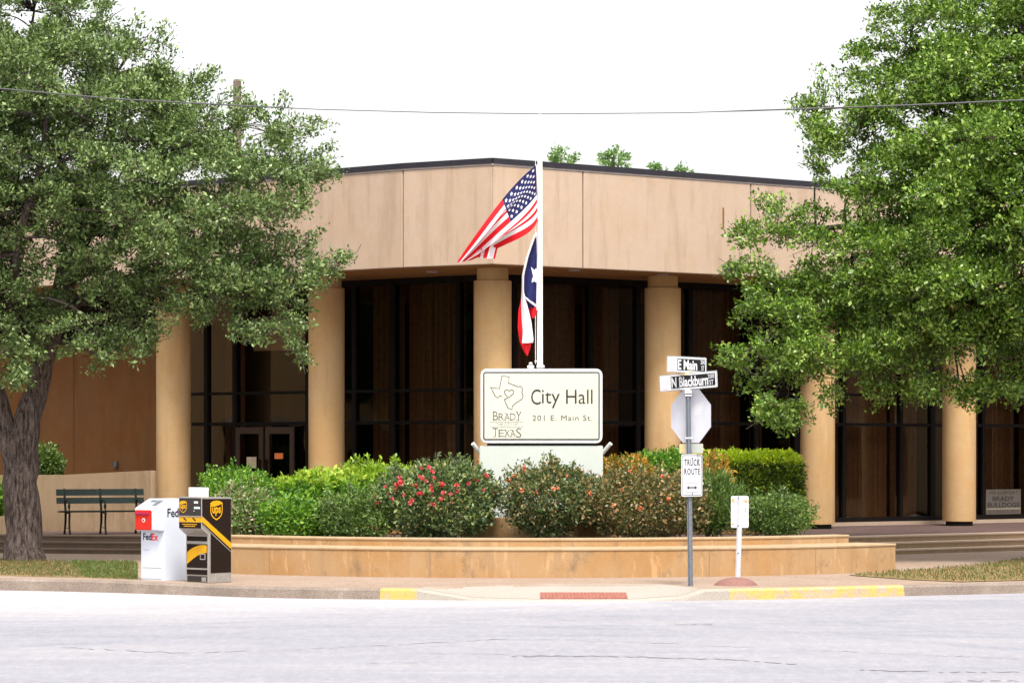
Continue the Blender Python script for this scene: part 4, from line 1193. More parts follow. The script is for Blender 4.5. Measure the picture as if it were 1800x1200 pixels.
# national flag: cloth net given by photo points, own folds in depth
FZ = 48.56
def bez(pts, t):
    P = [Vector(p) for p in pts]
    while len(P) > 1: P = [P[i].lerp(P[i + 1], t) for i in range(len(P) - 1)]
    return P[0]
def flag_pt(u, v):
    top = bez([(942, 291), (905, 318), (872, 362), (836, 412), (803, 461)], u)
    bot = bez([(945, 386), (936, 420), (896, 420), (874, 440), (826, 458)], u)
    sag = .5 - .5 * math.cos(PI * v)
    p = top.lerp(bot, v + .16 * u * math.sin(4 * PI * v) + .04 * math.sin(2 * PI * v) * u)
    dep = .10 * math.sin(u * 7.5 + v * 2.2) * (.25 + u) + .09 * math.cos(4 * PI * v) * u
    return W(p.x, p.y, FZ - .05 + dep)
fl = thing('national_flag', W(942, 291, FZ), 'red white and blue stars and stripes flag drooping from the flagpole', 'flag', group='flags on the flagpole')
nu, nv = 60, 52
mb = MB(); vs = []; fs = []; mi = []
for i in range(nu + 1):
    for j in range(nv + 1): vs.append(tuple(flag_pt(i / nu, j / nv)))
base = 0
mb.v = vs
for i in range(nu):
    for j in range(nv):
        st = int((j + .5) / nv * 13)
        canton = st < 7 and (i + .5) / nu < .42
        mb.f.append((i * (nv + 1) + j, (i + 1) * (nv + 1) + j, (i + 1) * (nv + 1) + j + 1, i * (nv + 1) + j + 1))
        mb.m.append(2 if canton else (0 if st % 2 == 0 else 1))
def star_pts(n=5, r=1.0, q=.45, rot=0): return [((r if k % 2 == 0 else q * r) * math.sin(PI * k / n + rot), (r if k % 2 == 0 else q * r) * math.cos(PI * k / n + rot)) for k in range(2 * n)]
for row in range(9):
    for c in range(6 if row % 2 == 0 else 5):
        u0 = (.42 * (2 * c + 1 + (row % 2)) / 12); v0 = (7 / 13) * (row + 1) / 10
        for sgn in (-1, 1):
            P = [flag_pt(min(1, max(0, u0 + a * .0185)), min(1, max(0, v0 + b * .0270))) + Vector((0, sgn * .007, 0)) for a, b in star_pts()]
            n0 = len(mb.v); mb.v += [tuple(p) for p in P] ; mb.f.append(tuple(range(n0, n0 + 10))); mb.m.append(1)
o = mb.build('cloth', ['flagred', 'flagwhite', 'flagblue'], fl, smooth=True)
# tail of the fly end turned down behind
mb = MB(); nv2 = 10
for j in range(6):
    pass
for i in range(17):
    for j in range(7):
        a = Vector((846, 436)).lerp(Vector((878, 424)), i / 16); b = Vector((842, 455 - 2)).lerp(Vector((870, 455)), i / 16)
        p = a.lerp(b, j / 6); mb.v.append(tuple(W(p.x, p.y, FZ + .07 + .03 * math.sin(i * .6))))
for i in range(16):
    for j in range(6):
        mb.f.append((i * 7 + j, i * 7 + 7 + j, i * 7 + 8 + j, i * 7 + j + 1)); mb.m.append((1, 1, 0, 0, 1, 1, 1, 0)[min(7, i // 2)] if i > 0 else 0)
mb.build('cloth_fold', ['flagred', 'flagwhite'], fl, smooth=True)
mb = MB(); mb.tube([W(943, 290, FZ), W(946.5, 338, FZ), W(945.5, 387, FZ)], .014, 8); mb.build('heading', 'flagwhite', fl)

# state flag, limp: overlapping folds of one cloth
tf = thing('state_flag', W(942, 408, FZ), 'limp blue white and red lone star flag hanging below the striped flag', 'flag', group='flags on the flagpole')
def fold(mb, left, right, z0, wav, mi, n=28, k=12, ph=0.0):
    n0 = len(mb.v)
    for i in range(n + 1):
        t = i / n; a = bez2(left, t); b = bez2(right, t)
        for j in range(k + 1):
            s = j / k; p = a.lerp(b, s)
            mb.v.append(tuple(W(p.x, p.y, z0 + wav * math.sin(s * 5 + t * 2.5 + ph) - .04 * math.sin(PI * s))))
    for i in range(n):
        for j in range(k):
            mb.f.append(tuple(n0 + q for q in (i * (k + 1) + j, (i + 1) * (k + 1) + j, (i + 1) * (k + 1) + j + 1, i * (k + 1) + j + 1))); mb.m.append(mi)
def bez2(pts, t):
    P = [Vector(p) for p in pts]; L = [0]
    for a, b in zip(P[:-1], P[1:]): L.append(L[-1] + (b - a).length)
    d = t * L[-1]
    for i in range(len(P) - 1):
        if d <= L[i + 1] or i == len(P) - 2:
            return P[i].lerp(P[i + 1], (d - L[i]) / max(1e-6, L[i + 1] - L[i]))
mb = MB()
fold(mb, [(940, 420), (928, 452), (920.5, 484), (920, 512), (923, 522)], [(943, 415), (944, 450), (943.5, 490), (943.5, 520), (943, 541)], FZ - .02, .03, 2)
fold(mb, [(922, 520), (923, 532), (928, 540), (933, 541)], [(943, 536), (942, 541), (939, 542), (936, 541)], FZ - .0, .02, 2, 8)
fold(mb, [(939, 412), (925.5, 450), (917.5, 484), (917, 512), (916, 530), (917, 560), (919, 585), (917.5, 603)], [(942, 412), (929, 452), (921.5, 484), (921, 512), (928, 540), (934, 565), (938, 598), (937, 602)], FZ - .06, .025, 1)
fold(mb, [(917, 520), (911.5, 545), (910, 575), (913, 600), (922, 620), (926, 625)], [(924, 530), (922, 560), (924, 590), (934, 603), (933, 610), (928, 625)], FZ + .03, .03, 0)
fold(mb, [(927, 538), (929, 545), (932, 555), (934, 560)], [(943, 532), (943.5, 545), (943, 553), (940, 558)], FZ + .02, .02, 0, 8)
fold(mb, [(920, 519), (931, 527), (943, 536)], [(921, 523), (930, 531), (942, 540)], FZ - .07, .0, 1, 6, 4)
mb.build('cloth', ['flagred', 'flagwhite', 'flagblue'], tf, smooth=True)
mb = MB()
P = [(943.5, 473), (941, 486), (933, 499), (938, 496), (943.5, 489)]
P = [(933.5, 469), (939, 475), (943, 471), (943, 497), (939, 494), (931.5, 499), (937.5, 486)]
mb.add([tuple(W(x, y, FZ - .085)) for x, y in P], [tuple(range(len(P)))]); mb.build('star', 'flagwhite', tf)
mb = MB(); mb.tube([W(942.5, 408, FZ), W(943.8, 470, FZ), W(943.8, 545, FZ)], .010, 8); mb.build('heading', 'flagwhite', tf)

# ================================================================== STREET SIGN POST
PZ = 40.7; ps = PZ / F
pb = G(1214.5, 1030, 0); pb = Vector((pb.x, PZ, 0.0))
sp = thing('street_sign_post', pb, 'tall steel post with street name blades, stop sign back and truck route plate', 'sign post')
def px_(x): return (x - 1214.5) * ps
def pz_(y): return CZ - (y - HY) * ps
mb = MB(); lean = px_(1210)
def U(mb, z0, z1, x0, x1, w=.075):
    pr = [(-w / 2, 0), (-w * .28, 0), (-w * .18, -.03), (w * .18, -.03), (w * .28, 0), (w / 2, 0), (w / 2, .006), (w * .24, .006), (w * .14, -.024), (-w * .14, -.024), (-w * .24, .006), (-w / 2, .006)]
    n = len(pr); vs = [(x0 + p[0], p[1], z0) for p in pr] + [(x1 + p[0], p[1], z1) for p in pr]
    mb.add(vs, [tuple(range(n)), tuple(range(2 * n - 1, n - 1, -1))] + [(i, (i + 1) % n, n + (i + 1) % n, n + i) for i in range(n)])
U(mb, -.03, pz_(684), 0, lean); mb.build('post', 'steel', sp, local=True)
def plate(name, cx, cy, wpx, hpx, yaw, y, r, mats, tilt=0.0, octo=False, th=.004):
    """flat plate turned by yaw about the vertical; returns (object builder transform)"""
    T = Matrix.Translation((px_(cx), y, pz_(cy))) @ Matrix.Rotation(yaw, 4, 'Z') @ Matrix.Rotation(tilt, 4, 'Y')
    wd = wpx * ps / abs(math.cos(yaw)); ht = hpx * ps
    mb = MB(); mb.T = T
    if octo:
        c = .2929; poly = [(wd * (a - .5), ht * (b - .5)) for a, b in ((c, 0), (1 - c, 0), (1, c), (1, 1 - c), (1 - c, 1), (c, 1), (0, 1 - c), (0, c))]
    else: poly = rrect(-wd / 2, wd / 2, -ht / 2, ht / 2, r)
    mb.prism(poly, 'y', 0, th)
    o = mb.build(name, mats, sp, local=True)
    return o, T, wd, ht
YA = math.radians(43)
# octagon seen from behind (faces away), white patch sticker
o, T, wd, ht = plate('stop_sign', 1215.5, 731, 66, 94, -YA, .075, 0, 'signback', octo=True)
mb = MB(); mb.T = T; mb.add([(.13 - .05, -.001, .18), (.24, -.001, .20), (.19, -.001, .02), (.05, -.001, .0)], [(0, 1, 2, 3)]); mb.build('sticker', 'signwhite', o, local=True)
mb = MB(); mb.T = T; mb.prism([(p[0] * .985, p[1] * .985) for p in [(wd * (a - .5), ht * (b - .5)) for a, b in ((.2929, 0), (.7071, 0), (1, .2929), (1, .7071), (.7071, 1), (.2929, 1), (0, .7071), (0, .2929))]], 'y', .004, .006); mb.build('face', 'inkred', o, local=True)
mb = MB(); mb.T = T
put_text(mb, 'STOP', .24, -.24, -.10, .10, .0075); mb.build('lettering', 'signwhite', o, local=True)
plate('all_way_plate', 1216, 788, 39, 17, -YA, .07, .02, 'signyellow')
o, T, wd, ht = plate('supplement_plate', 1216.5, 787.5, 37, 15.5, -YA, .064, .02, 'signwhite')
bpy.data.objects.remove(o)
mb = MB(); mb.T = T; mb.prism(rrect(-.01, wd / 2, -ht / 2, ht / 2, .012), 'y', 0, .003); mb.build('plate_patch', 'cabinet', sp, local=True)
# truck route plate
o, T, wd, ht = plate('truck_route_plate', 1216.5, 835, 39, 74, YA, -.05, .03, 'signwhite')
mb = MB(); mb.T = T
strip(mb, rrect(-wd / 2 + .018, wd / 2 - .018, -ht / 2 + .018, ht / 2 - .018, .025), .008, -.0015, True)
put_text(mb, 'TRUCK', -wd * .37, wd * .38, ht * .225, ht * .385, -.0015, space=1.15, bold=.022)
put_text(mb, 'ROUTE', -wd * .37, wd * .38, ht * .015, ht * .165, -.0015, space=1.15, bold=.022)
strip(mb, rrect(-wd * .29, wd * .31, -ht * .40, -ht * .18, .02), .004, -.0015, True)
cz = -ht * .29; aw = wd * .25
mb.add([(p[0], -.0018, p[1]) for p in [(-aw, cz), (-aw + .05, cz + .03), (-aw + .05, cz + .009), (aw - .05, cz + .009), (aw - .05, cz + .03), (aw, cz), (aw - .05, cz - .03), (aw - .05, cz - .009), (-aw + .05, cz - .009), (-aw + .05, cz - .03)]], [tuple(range(10))])
mb.build('lettering', 'ink', o, local=True)
mb = MB(); mb.T = T
for zb in (ht * .40, -ht * .43):
    mb = MB(); mb.T = T; mb.prism(circle(0.005, zb, .012, 10), 'y', -.008, 0); mb.build('bolt', 'steel', o, local=True)
# street name blades
def blade(cx, cy, wpx, hpx, yaw, tilt, y, words, box, small):
    o, T, wd, ht = plate('name_blade', cx, cy, wpx, hpx, yaw, y, .02, 'signwhite', tilt)
    mb = MB(); mb.T = T
    mb.prism(rrect(wd * (box[0] - .5), wd * (box[1] - .5), -ht * .36, ht * .36, .008), 'y', -.002, 0, 0)
    strip(mb, rrect(-wd / 2 + .006, wd / 2 - .006, -ht / 2 + .006, ht / 2 - .006, .018), .005, -.001, True, 0)
    mb.build('name_field', 'black', o, local=True)
    mb = MB(); mb.T = T
    put_text(mb, words, wd * (box[0] - .5 + .012), wd * (box[0] - .5 + .012 + small), -ht * .32, ht * .30, -.004, 0, bold=.03)
    put_text(mb, '200', wd * (box[1] - .5 - .125), wd * (box[1] - .5 - .012), ht * .07, ht * .32, -.004, 0, bold=.01)
    put_text(mb, 'ST', wd * (box[1] - .5 - .10), wd * (box[1] - .5 - .03), -ht * .31, -ht * .02, -.004, 0, bold=.01)
    mb.build('lettering', 'signwhite', o, local=True)
    mb = MB(); mb.T = T; c0 = wd * (-.5 + box[0] * .5)
    k = ht * .0031
    strip(mb, [(c0 + (p[0] - 365) * k * .62, (p[1] - 345) * -k * .62 + ht * .06) for p in tex], .005, -.0012)
    mb.box(c0 - .04, c0 + .04, -.0012, -.0004, -ht * .40, -ht * .34)
    mb.build('map_mark', plain('pink ink', (.6, .36, .36), .6), o, local=True)
    return o
blade(1208, 641, 73, 28.5, math.radians(40), math.radians(1.0), -.02, 'E Main', (.255, .965), .49)
blade(1210, 670, 97, 29.5, math.radians(-38), math.radians(-3.2), -.03, 'N Blackburn', (.20, .965), .635)
mb = MB(); mb.box(px_(1196), px_(1221), -.03, .03, pz_(659), pz_(653), 0, .004); mb.build('bracket', 'signyellow', sp, local=True)
mb = MB(); mb.box(px_(1204), px_(1217), -.05, .02, pz_(692), pz_(683), 0, .008); mb.tube([(px_(1205), -.03, pz_(770)), (px_(1217), -.03, pz_(770))], .012, 8); mb.tube([(px_(1205), -.03, pz_(695)), (px_(1216), -.03, pz_(695))], .012, 8); mb.build('bracket', 'steel_pale', sp, local=True)

# small sign seen from behind on its short post, brown dome at its foot
q = Vector((W(1296.5, 0, 41.35).x, 41.35, 0))
ss = thing('parking_sign', q, 'small white sign with orange stains, back to the street, on a short galvanised post', 'sign')
k2 = 41.35 / F
mb = MB(); pr = 9 * k2
def U2(mb, z0, z1, w, x0, x1):
    prf = [(-w / 2, 0), (-w * .2, -.028), (w * .2, -.028), (w / 2, 0), (w / 2, .006), (w * .16, -.020), (-w * .16, -.020), (-w / 2, .006)]
    n = len(prf); mb.add([(x0 + p[0], p[1], z0) for p in prf] + [(x1 + p[0], p[1], z1) for p in prf], [tuple(range(n)), tuple(range(2 * n - 1, n - 1, -1))] + [(i, (i + 1) % n, n + (i + 1) % n, n + i) for i in range(n)])
U2(mb, -.03, CZ - (871 - HY) * k2, .075, 0, .04); mb.build('post', 'steel_pale', ss, local=True)
cxp = (1300.5 - 1296.5) * k2; czp = CZ - (899 - HY) * k2; wd = 31 * k2; ht = 56 * k2
mb = MB(); mb.prism(rrect(cxp - wd / 2, cxp + wd / 2, czp - ht / 2, czp + ht / 2, .025), 'y', .008, .012); o = mb.build('plate', 'signwhite', ss, local=True)
mb = MB(); rr = random.Random(4)
for x, z, w_, h_ in ((-.095, .155, .055, .05), (.085, .15, .07, .045), (-.10, .19, .03, .02), (.10, .20, .03, .015), (.085, .03, .028, .07), (.09, -.06, .018, .06), (-.10, -.18, .045, .03)):
    mb.add([(cxp + x + w_ * .6 * math.cos(a) * rr.uniform(.6, 1.1), .0072, czp + z + h_ * .6 * math.sin(a) * rr.uniform(.6, 1.1)) for a in [2 * PI * i / 9 for i in range(9)]], [tuple(range(9))])
mb.build('stain', 'orange_sticker', o, local=True)
for z in (czp + .2, czp - .2, .45):
    mb = MB(); mb.prism(circle(.01, z, .012, 8), 'y', -.034, -.026); mb.build('bolt', 'steel', ss, local=True)
g = Vector((W(1293.5, 0, 41.0).x, 41.0, 0))
mb = MB(); rd = 39 * 41.0 / F
mb.lathe([(rd, -.005), (rd * .97, .012), (rd * .8, .055), (rd * .5, .095), (rd * .2, .113), (.001, .115)], g, 40)
tag(mb.build('concrete_dome', 'dome', smooth=True), 'low reddish brown concrete dome at the foot of the small sign', 'mound')

# tactile pad set in the ramp
i0 = G(950, 1052.5, -.135); i1 = G(1103, 1052.5, -.135)
tp = thing('tactile_pad', (i0 + i1) / 2, 'red tactile paving pad with rows of studs at the curb ramp', 'paving pad')
def tz(y): return max(-.128, -.131 + .135 * (y - 39.67) / 1.3 + .006)
mb = MB(); ya, yb = 39.66, 40.16
mb.add([(i0.x, ya, tz(ya) + .014), (i1.x, ya, tz(ya) + .014), (i1.x, yb, tz(yb) + .014), (i0.x, yb, tz(yb) + .014)] + [(i0.x, ya, tz(ya) - .02), (i1.x, ya, tz(ya) - .02), (i1.x, yb, tz(yb) - .02), (i0.x, yb, tz(yb) - .02)], [(0, 1, 2, 3), (0, 1, 5, 4), (1, 2, 6, 5), (2, 3, 7, 6), (3, 0, 4, 7)])
nx = 24
for i in range(nx):
    for j in range(6):
        x = i0.x + (i1.x - i0.x) * (i + .5) / nx; y = ya + (yb - ya) * (j + .5) / 6; z = tz(y) + .012
        mb.lathe([(.016, 0), (.013, .008), (.001, .0085)], (x, y, z), 8)
mb.build('pad', 'brickpad', tp)

# ================================================================== OVERHEAD CABLE, UTILITY POLE
mb = MB()
cp = [(-200, 140), (0, 156), (200, 174), (420, 186), (560, 192.5), (760, 198), (960, 200.5), (1200, 198.5), (1430, 191), (1600, 185), (1800, 176), (2000, 164)]
cv = []
for (xa, ya), (xb, yb) in zip(cp[:-1], cp[1:]):
    for k in range(4): cv.append(W(xa + (xb - xa) * k / 4, ya + (yb - ya) * k / 4, 45.0 + .0))
mb.tube(cv, [.013 if abs(p.x) > 3.5 else .0075 for p in cv], 6)
tag(mb.build('overhead_cable', 'cable'), 'thin black overhead cable sagging across the whole sky', 'cable')
up = W(417, 140, 75)
ut = thing('utility_pole', (up.x, 75, 0), 'weathered timber utility pole top poking above the left oak', 'pole')
MB().tube([(0, 0, 0), (0, 0, up.z - .05), (.0, 0, up.z)], [.16, .105, .08], 14).build('pole', 'timber', ut, local=True)

# ================================================================== SHRUBS
R = np.random.default_rng(21)
G1 = 'clipped and loose shrubs in the curved planter'
shrub('hedge_shrub', 'rounded green hedge shrub at the left end of the planter, behind the parcel box', 345, 474, 828, 915, 48.8, 1.3, 'leaf_hedge', 3, 1500, .045, .5, group=G1, k=9, shell=.6, lumps=14)
shrub('flowering_shrub', 'shrub with many pale pink buds beside the brown drop box', 385, 488, 856, 942, 47.0, 1.2, 'leaf_abelia', 2.6, 900, .042, .55, group=G1, k=9, lumps=12)
shrub('green_shrub', 'bright green broad shrub left of the red roses', 480, 646, 836, 943, 47.4, 1.6, 'leaf_hedge', 2.5, 1500, .065, .5, group=G1, k=9, lumps=16, top_mat='leaf_hedge_top', top_at=.86)
shrub('green_shrub', 'feathery yellow green shrub rising behind the red roses', 560, 760, 824, 900, 49.0, 1.2, 'leaf_hedge', 2.4, 1100, .07, .38, group=G1, k=9, lumps=14, up=.5, top_mat='leaf_hedge_top', top_at=.72, shoots=40, shoot_len=.2)
shrub('low_shrub', 'low dark shrub spilling over the wall between green shrub and roses', 560, 700, 868, 944, 46.0, .9, 'leaf_feather', 2.4, 700, .045, .4, group=G1, k=9, lumps=12)
shrub('rose_bush', 'large dark rose bush dotted with red blooms left of the sign', 656, 876, 816, 946, 46.3, 1.6, 'leaf_rose', 2.2, 2000, .05, .5, group='rose bushes round the sign', k=9, lumps=22, blooms=52, bloom_size=.05, bloom_top=-.05, shoots=50, shoot_len=.2)
shrub('rose_bush', 'rounded rose bush with coral tips in front of the sign cabinet', 886, 1048, 816, 946, 45.9, 1.3, 'leaf_rosemid', 1.85, 1500, .045, .5, group='rose bushes round the sign', k=9, lumps=18, shoots=50, shoot_len=.2, blooms=24, bloom_mat='petal_coral', bloom_size=.045)
shrub('rose_bush', 'wide rust tipped rose bush right of the sign', 1030, 1246, 832, 944, 46.2, 1.6, 'leaf_rust', 2.5, 2000, .045, .5, group='rose bushes round the sign', k=9, lumps=22, shoots=50, shoot_len=.2, blooms=16, bloom_top=-.2, bloom_mat='petal_coral', bloom_size=.045)
shrub('nandina_shrub', 'yellow and orange leaved shrub behind the right rose bush', 1060, 1140, 806, 880, 48.6, .9, 'leaf_nandina', 2.3, 600, .06, .4, group=G1, k=8, up=.4, lumps=9)
shrub('nandina_shrub', 'orange tipped shrub beside the clipped box hedge', 1200, 1292, 810, 900, 48.5, .9, 'leaf_nandina', 2.3, 420, .06, .4, group=G1, k=7, up=.4, lumps=9)
shrub('green_shrub', 'yellow green shrub between nandina and box hedge, behind the sign post', 1118, 1225, 798, 880, 49.6, 1.0, 'leaf_hedge', 3.2, 900, .055, .45, group=G1, k=9, lumps=12)
shrub('box_hedge', 'square clipped hedge with bright yellow green top in front of the columns', 1212, 1408, 797, 893, 51.2, 1.3, 'leaf_box', 7, 3000, .045, .55, group=G1, k=9, shell=.72, spread=.035, top_mat='leaf_box_top', top_at=.83, shoots=14, shoot_len=.08)
shrub('grassy_shrub', 'spiky fine leaved shrub behind the sign post', 1196, 1310, 848, 943, 46.6, 1.0, 'leaf_feather', 2.2, 700, .11, .12, group=G1, k=9, up=.9, lumps=9)
shrub('low_shrub', 'soft feathery low shrub at the right end of the planter', 1300, 1432, 872, 941, 46.6, 1.1, 'leaf_feather', 2.2, 1100, .045, .35, group=G1, k=9, lumps=12)
shrub('dark_shrub', 'dark green shrub behind the low wall at the bench', 62, 112, 790, 842, 58.2, .8, 'leaf_feather', 2.2, 500, .06, .45, k=8, lumps=8)
shrub('dark_shrub', 'dark green shrub at the left photo edge beside the oak trunk', -60, 14, 852, 915, 55.8, .9, 'leaf_hedge', 2.2, 500, .06, .45, k=8, lumps=8)
shrub('low_shrub', 'low bright shrub at the wall edge below the pale pink buds', 455, 560, 880, 944, 46.2, .7, 'leaf_hedge', 2.0, 420, .05, .5, group=G1, k=9, lumps=8, shoots=24)
shrub('low_shrub', 'low coral tipped shrub joining the centre rose bush to the rust tipped one', 1010, 1090, 846, 925, 46.7, .8, 'leaf_rosemid', 2.0, 460, .045, .5, group=G1, k=9, lumps=8, shoots=24, shoot_len=.2)
mb = MB(); a_ = W(-200, 910, 55); mb.box(W(-200, 0, 55).x, W(16, 0, 55).x, 55.0, 56.6, TZ - .02, CZ - (908 - HY) / F * 55, 0, .02)
tag(mb.build('planter_box', 'seatwall'), 'low tan concrete planter box left of the oak trunk', 'planter')

# ================================================================== TREES
lt = thing('live_oak', (G(44, 985, 0).x, 50.0, 0), 'grey green live oak with a forked trunk left of the drop boxes', 'tree', group='live oaks at the corner')
polyL = [(-330, -160), (-60, -190), (60, -110), (122, -30), (188, 14), (262, 62), (305, 116), (352, 162), (385, 182), (402, 212), (440, 216), (470, 192), (548, 205), (538, 262), (562, 305), (558, 350), (532, 400), (538, 440), (560, 458), (552, 488), (536, 500), (528, 535), (498, 575), (452, 580), (400, 562), (350, 538), (312, 515), (280, 530), (262, 618), (236, 600), (196, 572), (182, 636), (140, 610), (118, 560), (112, 500), (96, 455), (62, 442), (78, 520), (52, 585), (44, 655), (10, 648), (-120, 640), (-330, 560)]
cL, rL, sL = oak_crown(polyL, 48.6, 560, 2.2, 'leaf_oak_left', lt, .070, seed=7, holes=[(20, 375, 22), (75, 480, 42), (110, 150, 30), (240, 110, 22), (40, 40, 44), (415, 185, 30), (170, 80, 20), (330, 190, 24), (300, 290, 24), (200, 230, 18), (440, 270, 22), (500, 330, 18), (370, 330, 20), (60, 240, 22), (10, 180, 26), (150, 520, 18), (300, 470, 16), (470, 250, 16)], leaves_k=36,
    extra=[(172, 590, .22), (178, 612, .18), (182, 632, .12), (150, 600, .2), (240, 580, .2), (255, 598, .16), (262, 614, .11), (485, 580, .2), (505, 598, .15), (520, 616, .12), (531, 634, .09), (455, 590, .2), (590, 455, .14), (608, 456, .10), (572, 482, .16), (28, 600, .2), (36, 635, .15), (58, 565, .2), (410, 575, .16), (430, 592, .12), (545, 470, .2), (350, 545, .14)])
def PT_(x, y, z): return W(x, y, z)
limbsL = [([PT_(44, 990, 50), PT_(42, 965, 50), PT_(36, 850, 50), PT_(38, 775, 50), PT_(48, 735, 50), PT_(62, 690, 50), PT_(72, 640, 49.9), PT_(92, 580, 49.8), PT_(108, 520, 49.6), PT_(118, 460, 49.4), PT_(150, 360, 49), PT_(190, 250, 48.6), PT_(205, 130, 48.4)],
           [.395, .335, .30, .285, .225, .21, .20, .20, .19, .17, .13, .09, .04]),
          ([PT_(34, 850, 50.02), PT_(16, 770, 50.02), PT_(-2, 715, 50), PT_(-22, 660, 50), PT_(-60, 560, 49.8), PT_(-90, 420, 49.5), PT_(-80, 250, 49), PT_(-40, 80, 48.6)], [.20, .205, .20, .18, .15, .12, .08, .04]),
          ([PT_(112, 500, 49.6), PT_(200, 440, 49.4), PT_(300, 400, 49.4), PT_(400, 370, 49.2), PT_(500, 340, 49)], [.12, .085, .055, .035, .012]),
          ([PT_(118, 460, 49.4), PT_(220, 340, 49.2), PT_(320, 260, 49), PT_(420, 220, 48.8)], [.11, .08, .055, .02]),
          ([PT_(96, 560, 49.8), PT_(180, 500, 49.6), PT_(300, 470, 49.5), PT_(420, 470, 49.4), PT_(490, 520, 49.2)], [.11, .075, .05, .03, .01]),
          ([PT_(-40, 620, 49.9), PT_(20, 520, 48.6), PT_(30, 420, 48), PT_(70, 300, 47.8), PT_(90, 150, 47.8)], [.11, .09, .07, .05, .02]),
          ([PT_(150, 360, 49), PT_(90, 260, 49.2), PT_(40, 140, 49.4), PT_(60, 20, 49.4)], [.09, .07, .045, .02]),
          ([PT_(-80, 376, 47.6), PT_(-20, 378, 47.8), PT_(40, 372, 48.2)], [.06, .06, .05])]
oak_wood(lt, limbsL, cL, sL)

rt = thing('live_oak', (W(1930, 0, 50.5).x, 50.5, 0), 'bright green live oak overhanging the right side of the city hall', 'tree', group='live oaks at the corner')
polyR = [(1640, -40), (1560, 5), (1555, 48), (1520, 75), (1530, 115), (1498, 158), (1405, 182), (1446, 212), (1436, 244), (1476, 236), (1480, 262), (1432, 300), (1486, 310), (1478, 338), (1402, 386), (1362, 366), (1316, 398), (1326, 430), (1300, 462), (1316, 486), (1352, 478), (1332, 516), (1342, 560), (1300, 616), (1296, 648), (1336, 660), (1350, 700), (1358, 740), (1404, 716), (1440, 688), (1482, 690), (1540, 680), (1610, 676), (1660, 660), (1690, 706), (1722, 650), (1772, 694), (1810, 660), (2200, 690), (2400, 300), (2200, -200), (1800, -140)]
cR, rR, sR = oak_crown(polyR, 48.8, 680, 2.2, 'leaf_oak_right', rt, .074, seed=9, holes=[(1600, 60, 18), (1655, 235, 20), (1480, 350, 20), (1560, 330, 16), (1700, 120, 18), (1440, 440, 14)], tips_k=25, sep=.40, leaves_k=33,
    extra=[(1345, 738, .12), (1380, 722, .16), (1352, 715, .16), (1688, 700, .12), (1700, 680, .18), (1768, 688, .12), (1760, 670, .18), (1296, 625, .14), (1306, 645, .14), (1312, 398, .14), (1290, 470, .09), (1302, 478, .10), (1420, 186, .10), (1440, 195, .14), (1425, 182, .08), (1440, 300, .1), (1610, 690, .14)])
limbsR = [([(W(1930, 0, 50.5).x, 50.5, -.05), PT_(1925, 900, 50.5), PT_(1915, 780, 50.4), PT_(1900, 680, 50.2), PT_(1880, 560, 50), PT_(1850, 420, 49.8), PT_(1820, 250, 49.4), PT_(1780, 80, 49)], [.40, .34, .31, .28, .22, .17, .11, .04]),
          ([PT_(1895, 660, 50.2), PT_(1780, 560, 49.6), PT_(1640, 500, 49.5), PT_(1500, 480, 49.4), PT_(1380, 520, 49.2)], [.16, .10, .06, .035, .012]),
          ([PT_(1860, 460, 49.9), PT_(1740, 380, 49.4), PT_(1640, 270, 49), PT_(1560, 200, 48.8), PT_(1480, 190, 48.8)], [.14, .11, .08, .05, .02]),
          ([PT_(1740, 380, 49.4), PT_(1600, 390, 49.6), PT_(1460, 400, 49.6), PT_(1330, 410, 49.4)], [.09, .07, .045, .02]),
          ([PT_(1780, 560, 49.2), PT_(1640, 570, 49.8), PT_(1480, 600, 49.7), PT_(1390, 650, 49.4)], [.10, .06, .035, .012]),
          ([PT_(1640, 270, 49), PT_(1650, 160, 48.8), PT_(1600, 60, 48.8)], [.08, .05, .02]),
          ([PT_(1820, 250, 49.4), PT_(1740, 140, 49.2), PT_(1700, 20, 49.2)], [.09, .06, .02]),
          ([PT_(1900, 680, 50.2), PT_(2050, 560, 50), PT_(2180, 400, 49.6)], [.16, .11, .04])]
oak_wood(rt, limbsR, cR, sR, 5)

# across the two streets: what the dark glass mirrors
def copy_tree(o, loc, label, rz):
    r = o.copy(); COL.objects.link(r); r.location = loc; r.rotation_euler = (0, 0, rz); r['label'] = label
    for ch in list(o.children):
        c = ch.copy(); COL.objects.link(c); c.parent = r
    return r
copy_tree(rt, (26, 44, 0), 'live oak on the far side of the right hand street, mirrored in the glass', 1.2)
copy_tree(rt, (-27, 50, 0), 'live oak on the far side of the left hand street, mirrored in the glass', 2.6)
def storefront(x, y0, y1, h, mat, label):
    root = thing('storefront', (x, (y0 + y1) / 2, -.1), label, 'building')
    sg_ = 1 if x > 0 else -1
    mb = MB(); mb.box(min(x, x + 8 * sg_), max(x, x + 8 * sg_), y0, y1, -.1, h, 0, .03); mb.build('wall', mat, root)
    mb = MB(); xf = x - .06 * sg_; mb.box(min(xf, x + .3 * sg_), max(xf, x + .3 * sg_), y0 - .02, y1 + .02, h - .35, h + .05); mb.build('parapet', 'nosing', root)
    n = int((y1 - y0) / 4)
    for i in range(n):
        ya = y0 + (y1 - y0) * (i + .18) / n; yb = y0 + (y1 - y0) * (i + .82) / n
        mb = MB(); mb.box(min(x - .03 * sg_, x), max(x - .03 * sg_, x) , ya, yb, .5, 2.7); w_ = mb.build('window', 'frame', root)
        mb = MB(); mb.box(min(x - .07 * sg_, x), max(x - .07 * sg_, x), ya - .1, yb + .1, 2.72, 2.95); mb.build('lintel', 'nosing', w_)
storefront(36, 22, 78, 8.2, 'seatwall', 'long beige storefront row across the right hand street')
storefront(-37, 26, 80, 7.4, 'column', 'long tan storefront row across the left hand street')

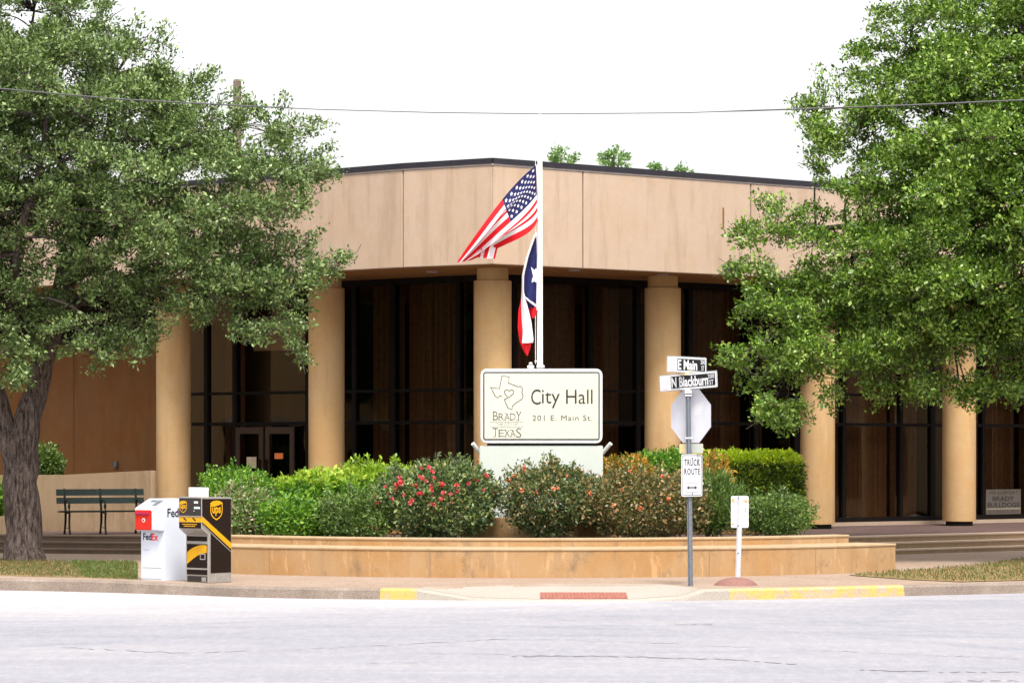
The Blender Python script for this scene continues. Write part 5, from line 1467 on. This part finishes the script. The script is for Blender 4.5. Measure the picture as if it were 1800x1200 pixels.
# trees behind the roof: only their tops show
def far_tree(px, py_top, halfw, label, Z=78, bits=()):
    top = W(px, py_top, Z)
    root = thing('roadside_tree', (top.x, Z, 0), label, 'tree', group='trees behind the roof')
    h = top.z; s = Z / F
    C = [np.array([(x - 900) * s, Z + R.uniform(-.3, .3), CZ - (y - HY) * s]) for x, y, r in bits]
    pts = []; dd = []
    for (x, y, r), c in zip(bits, C):
        m = int(4 + r * .55); u = unit(R.normal(size=(m, 3))); pts.append(c + u * r * s * R.uniform(.2, 1.25, (m, 1)) * np.array([1.2, 1, .8])); dd.append(u)
    low = np.array([top.x, Z, h - 2.2]); m = 260
    u = unit(R.normal(size=(m, 3))); pts.append(low + u * np.array([1.2, 1.2, 1.0]) * R.uniform(.5, 1, (m, 1))); dd.append(u)
    P = np.concatenate(pts); D = np.concatenate(dd); k = 9
    PP = np.repeat(P, k, 0) + R.normal(size=(len(P) * k, 3)) * .05
    A = np.repeat(D, k, 0) * .6 + R.normal(size=PP.shape) * .8
    quad_object('crown', [(leaf_quads(PP, A, .12 * R.uniform(.7, 1.3, len(PP)), .06), 'leaf_far')], root)
    mb = MB(); mb.tube([(top.x, Z, -.05), (top.x + .1, Z, h * .5), (top.x, Z, h - 1.5)], [.2, .15, .08], 10)
    for c in C: mb.tube([(top.x, Z, h - 2.0), tuple((np.array([top.x, Z, h - 1.2]) + c) / 2), tuple(c)], [.06, .03, .012], 6)
    mb.build('trunk', 'bark', root)
far_tree(985, 262, 25, 'pale green treetop showing above the roof just right of the flagpole', bits=[(975, 271, 10), (988, 272, 11), (1006, 276, 8), (975, 286, 12), (1000, 288, 12)])
far_tree(1078, 264, 25, 'widest pale green treetop showing above the roof coping', 79, bits=[(1066, 270, 10), (1080, 268, 9), (1091, 275, 10), (1075, 284, 14), (1062, 288, 10), (1094, 288, 10)])
far_tree(1151, 288, 10, 'tiny pale green treetop at the roof edge left of the smallest one', 80, bits=[(1151, 293, 8), (1153, 300, 9)])
far_tree(1197, 292, 10, 'smallest pale green treetop farthest right above the roof edge', 81, bits=[(1193, 297, 7), (1203, 299, 5)])
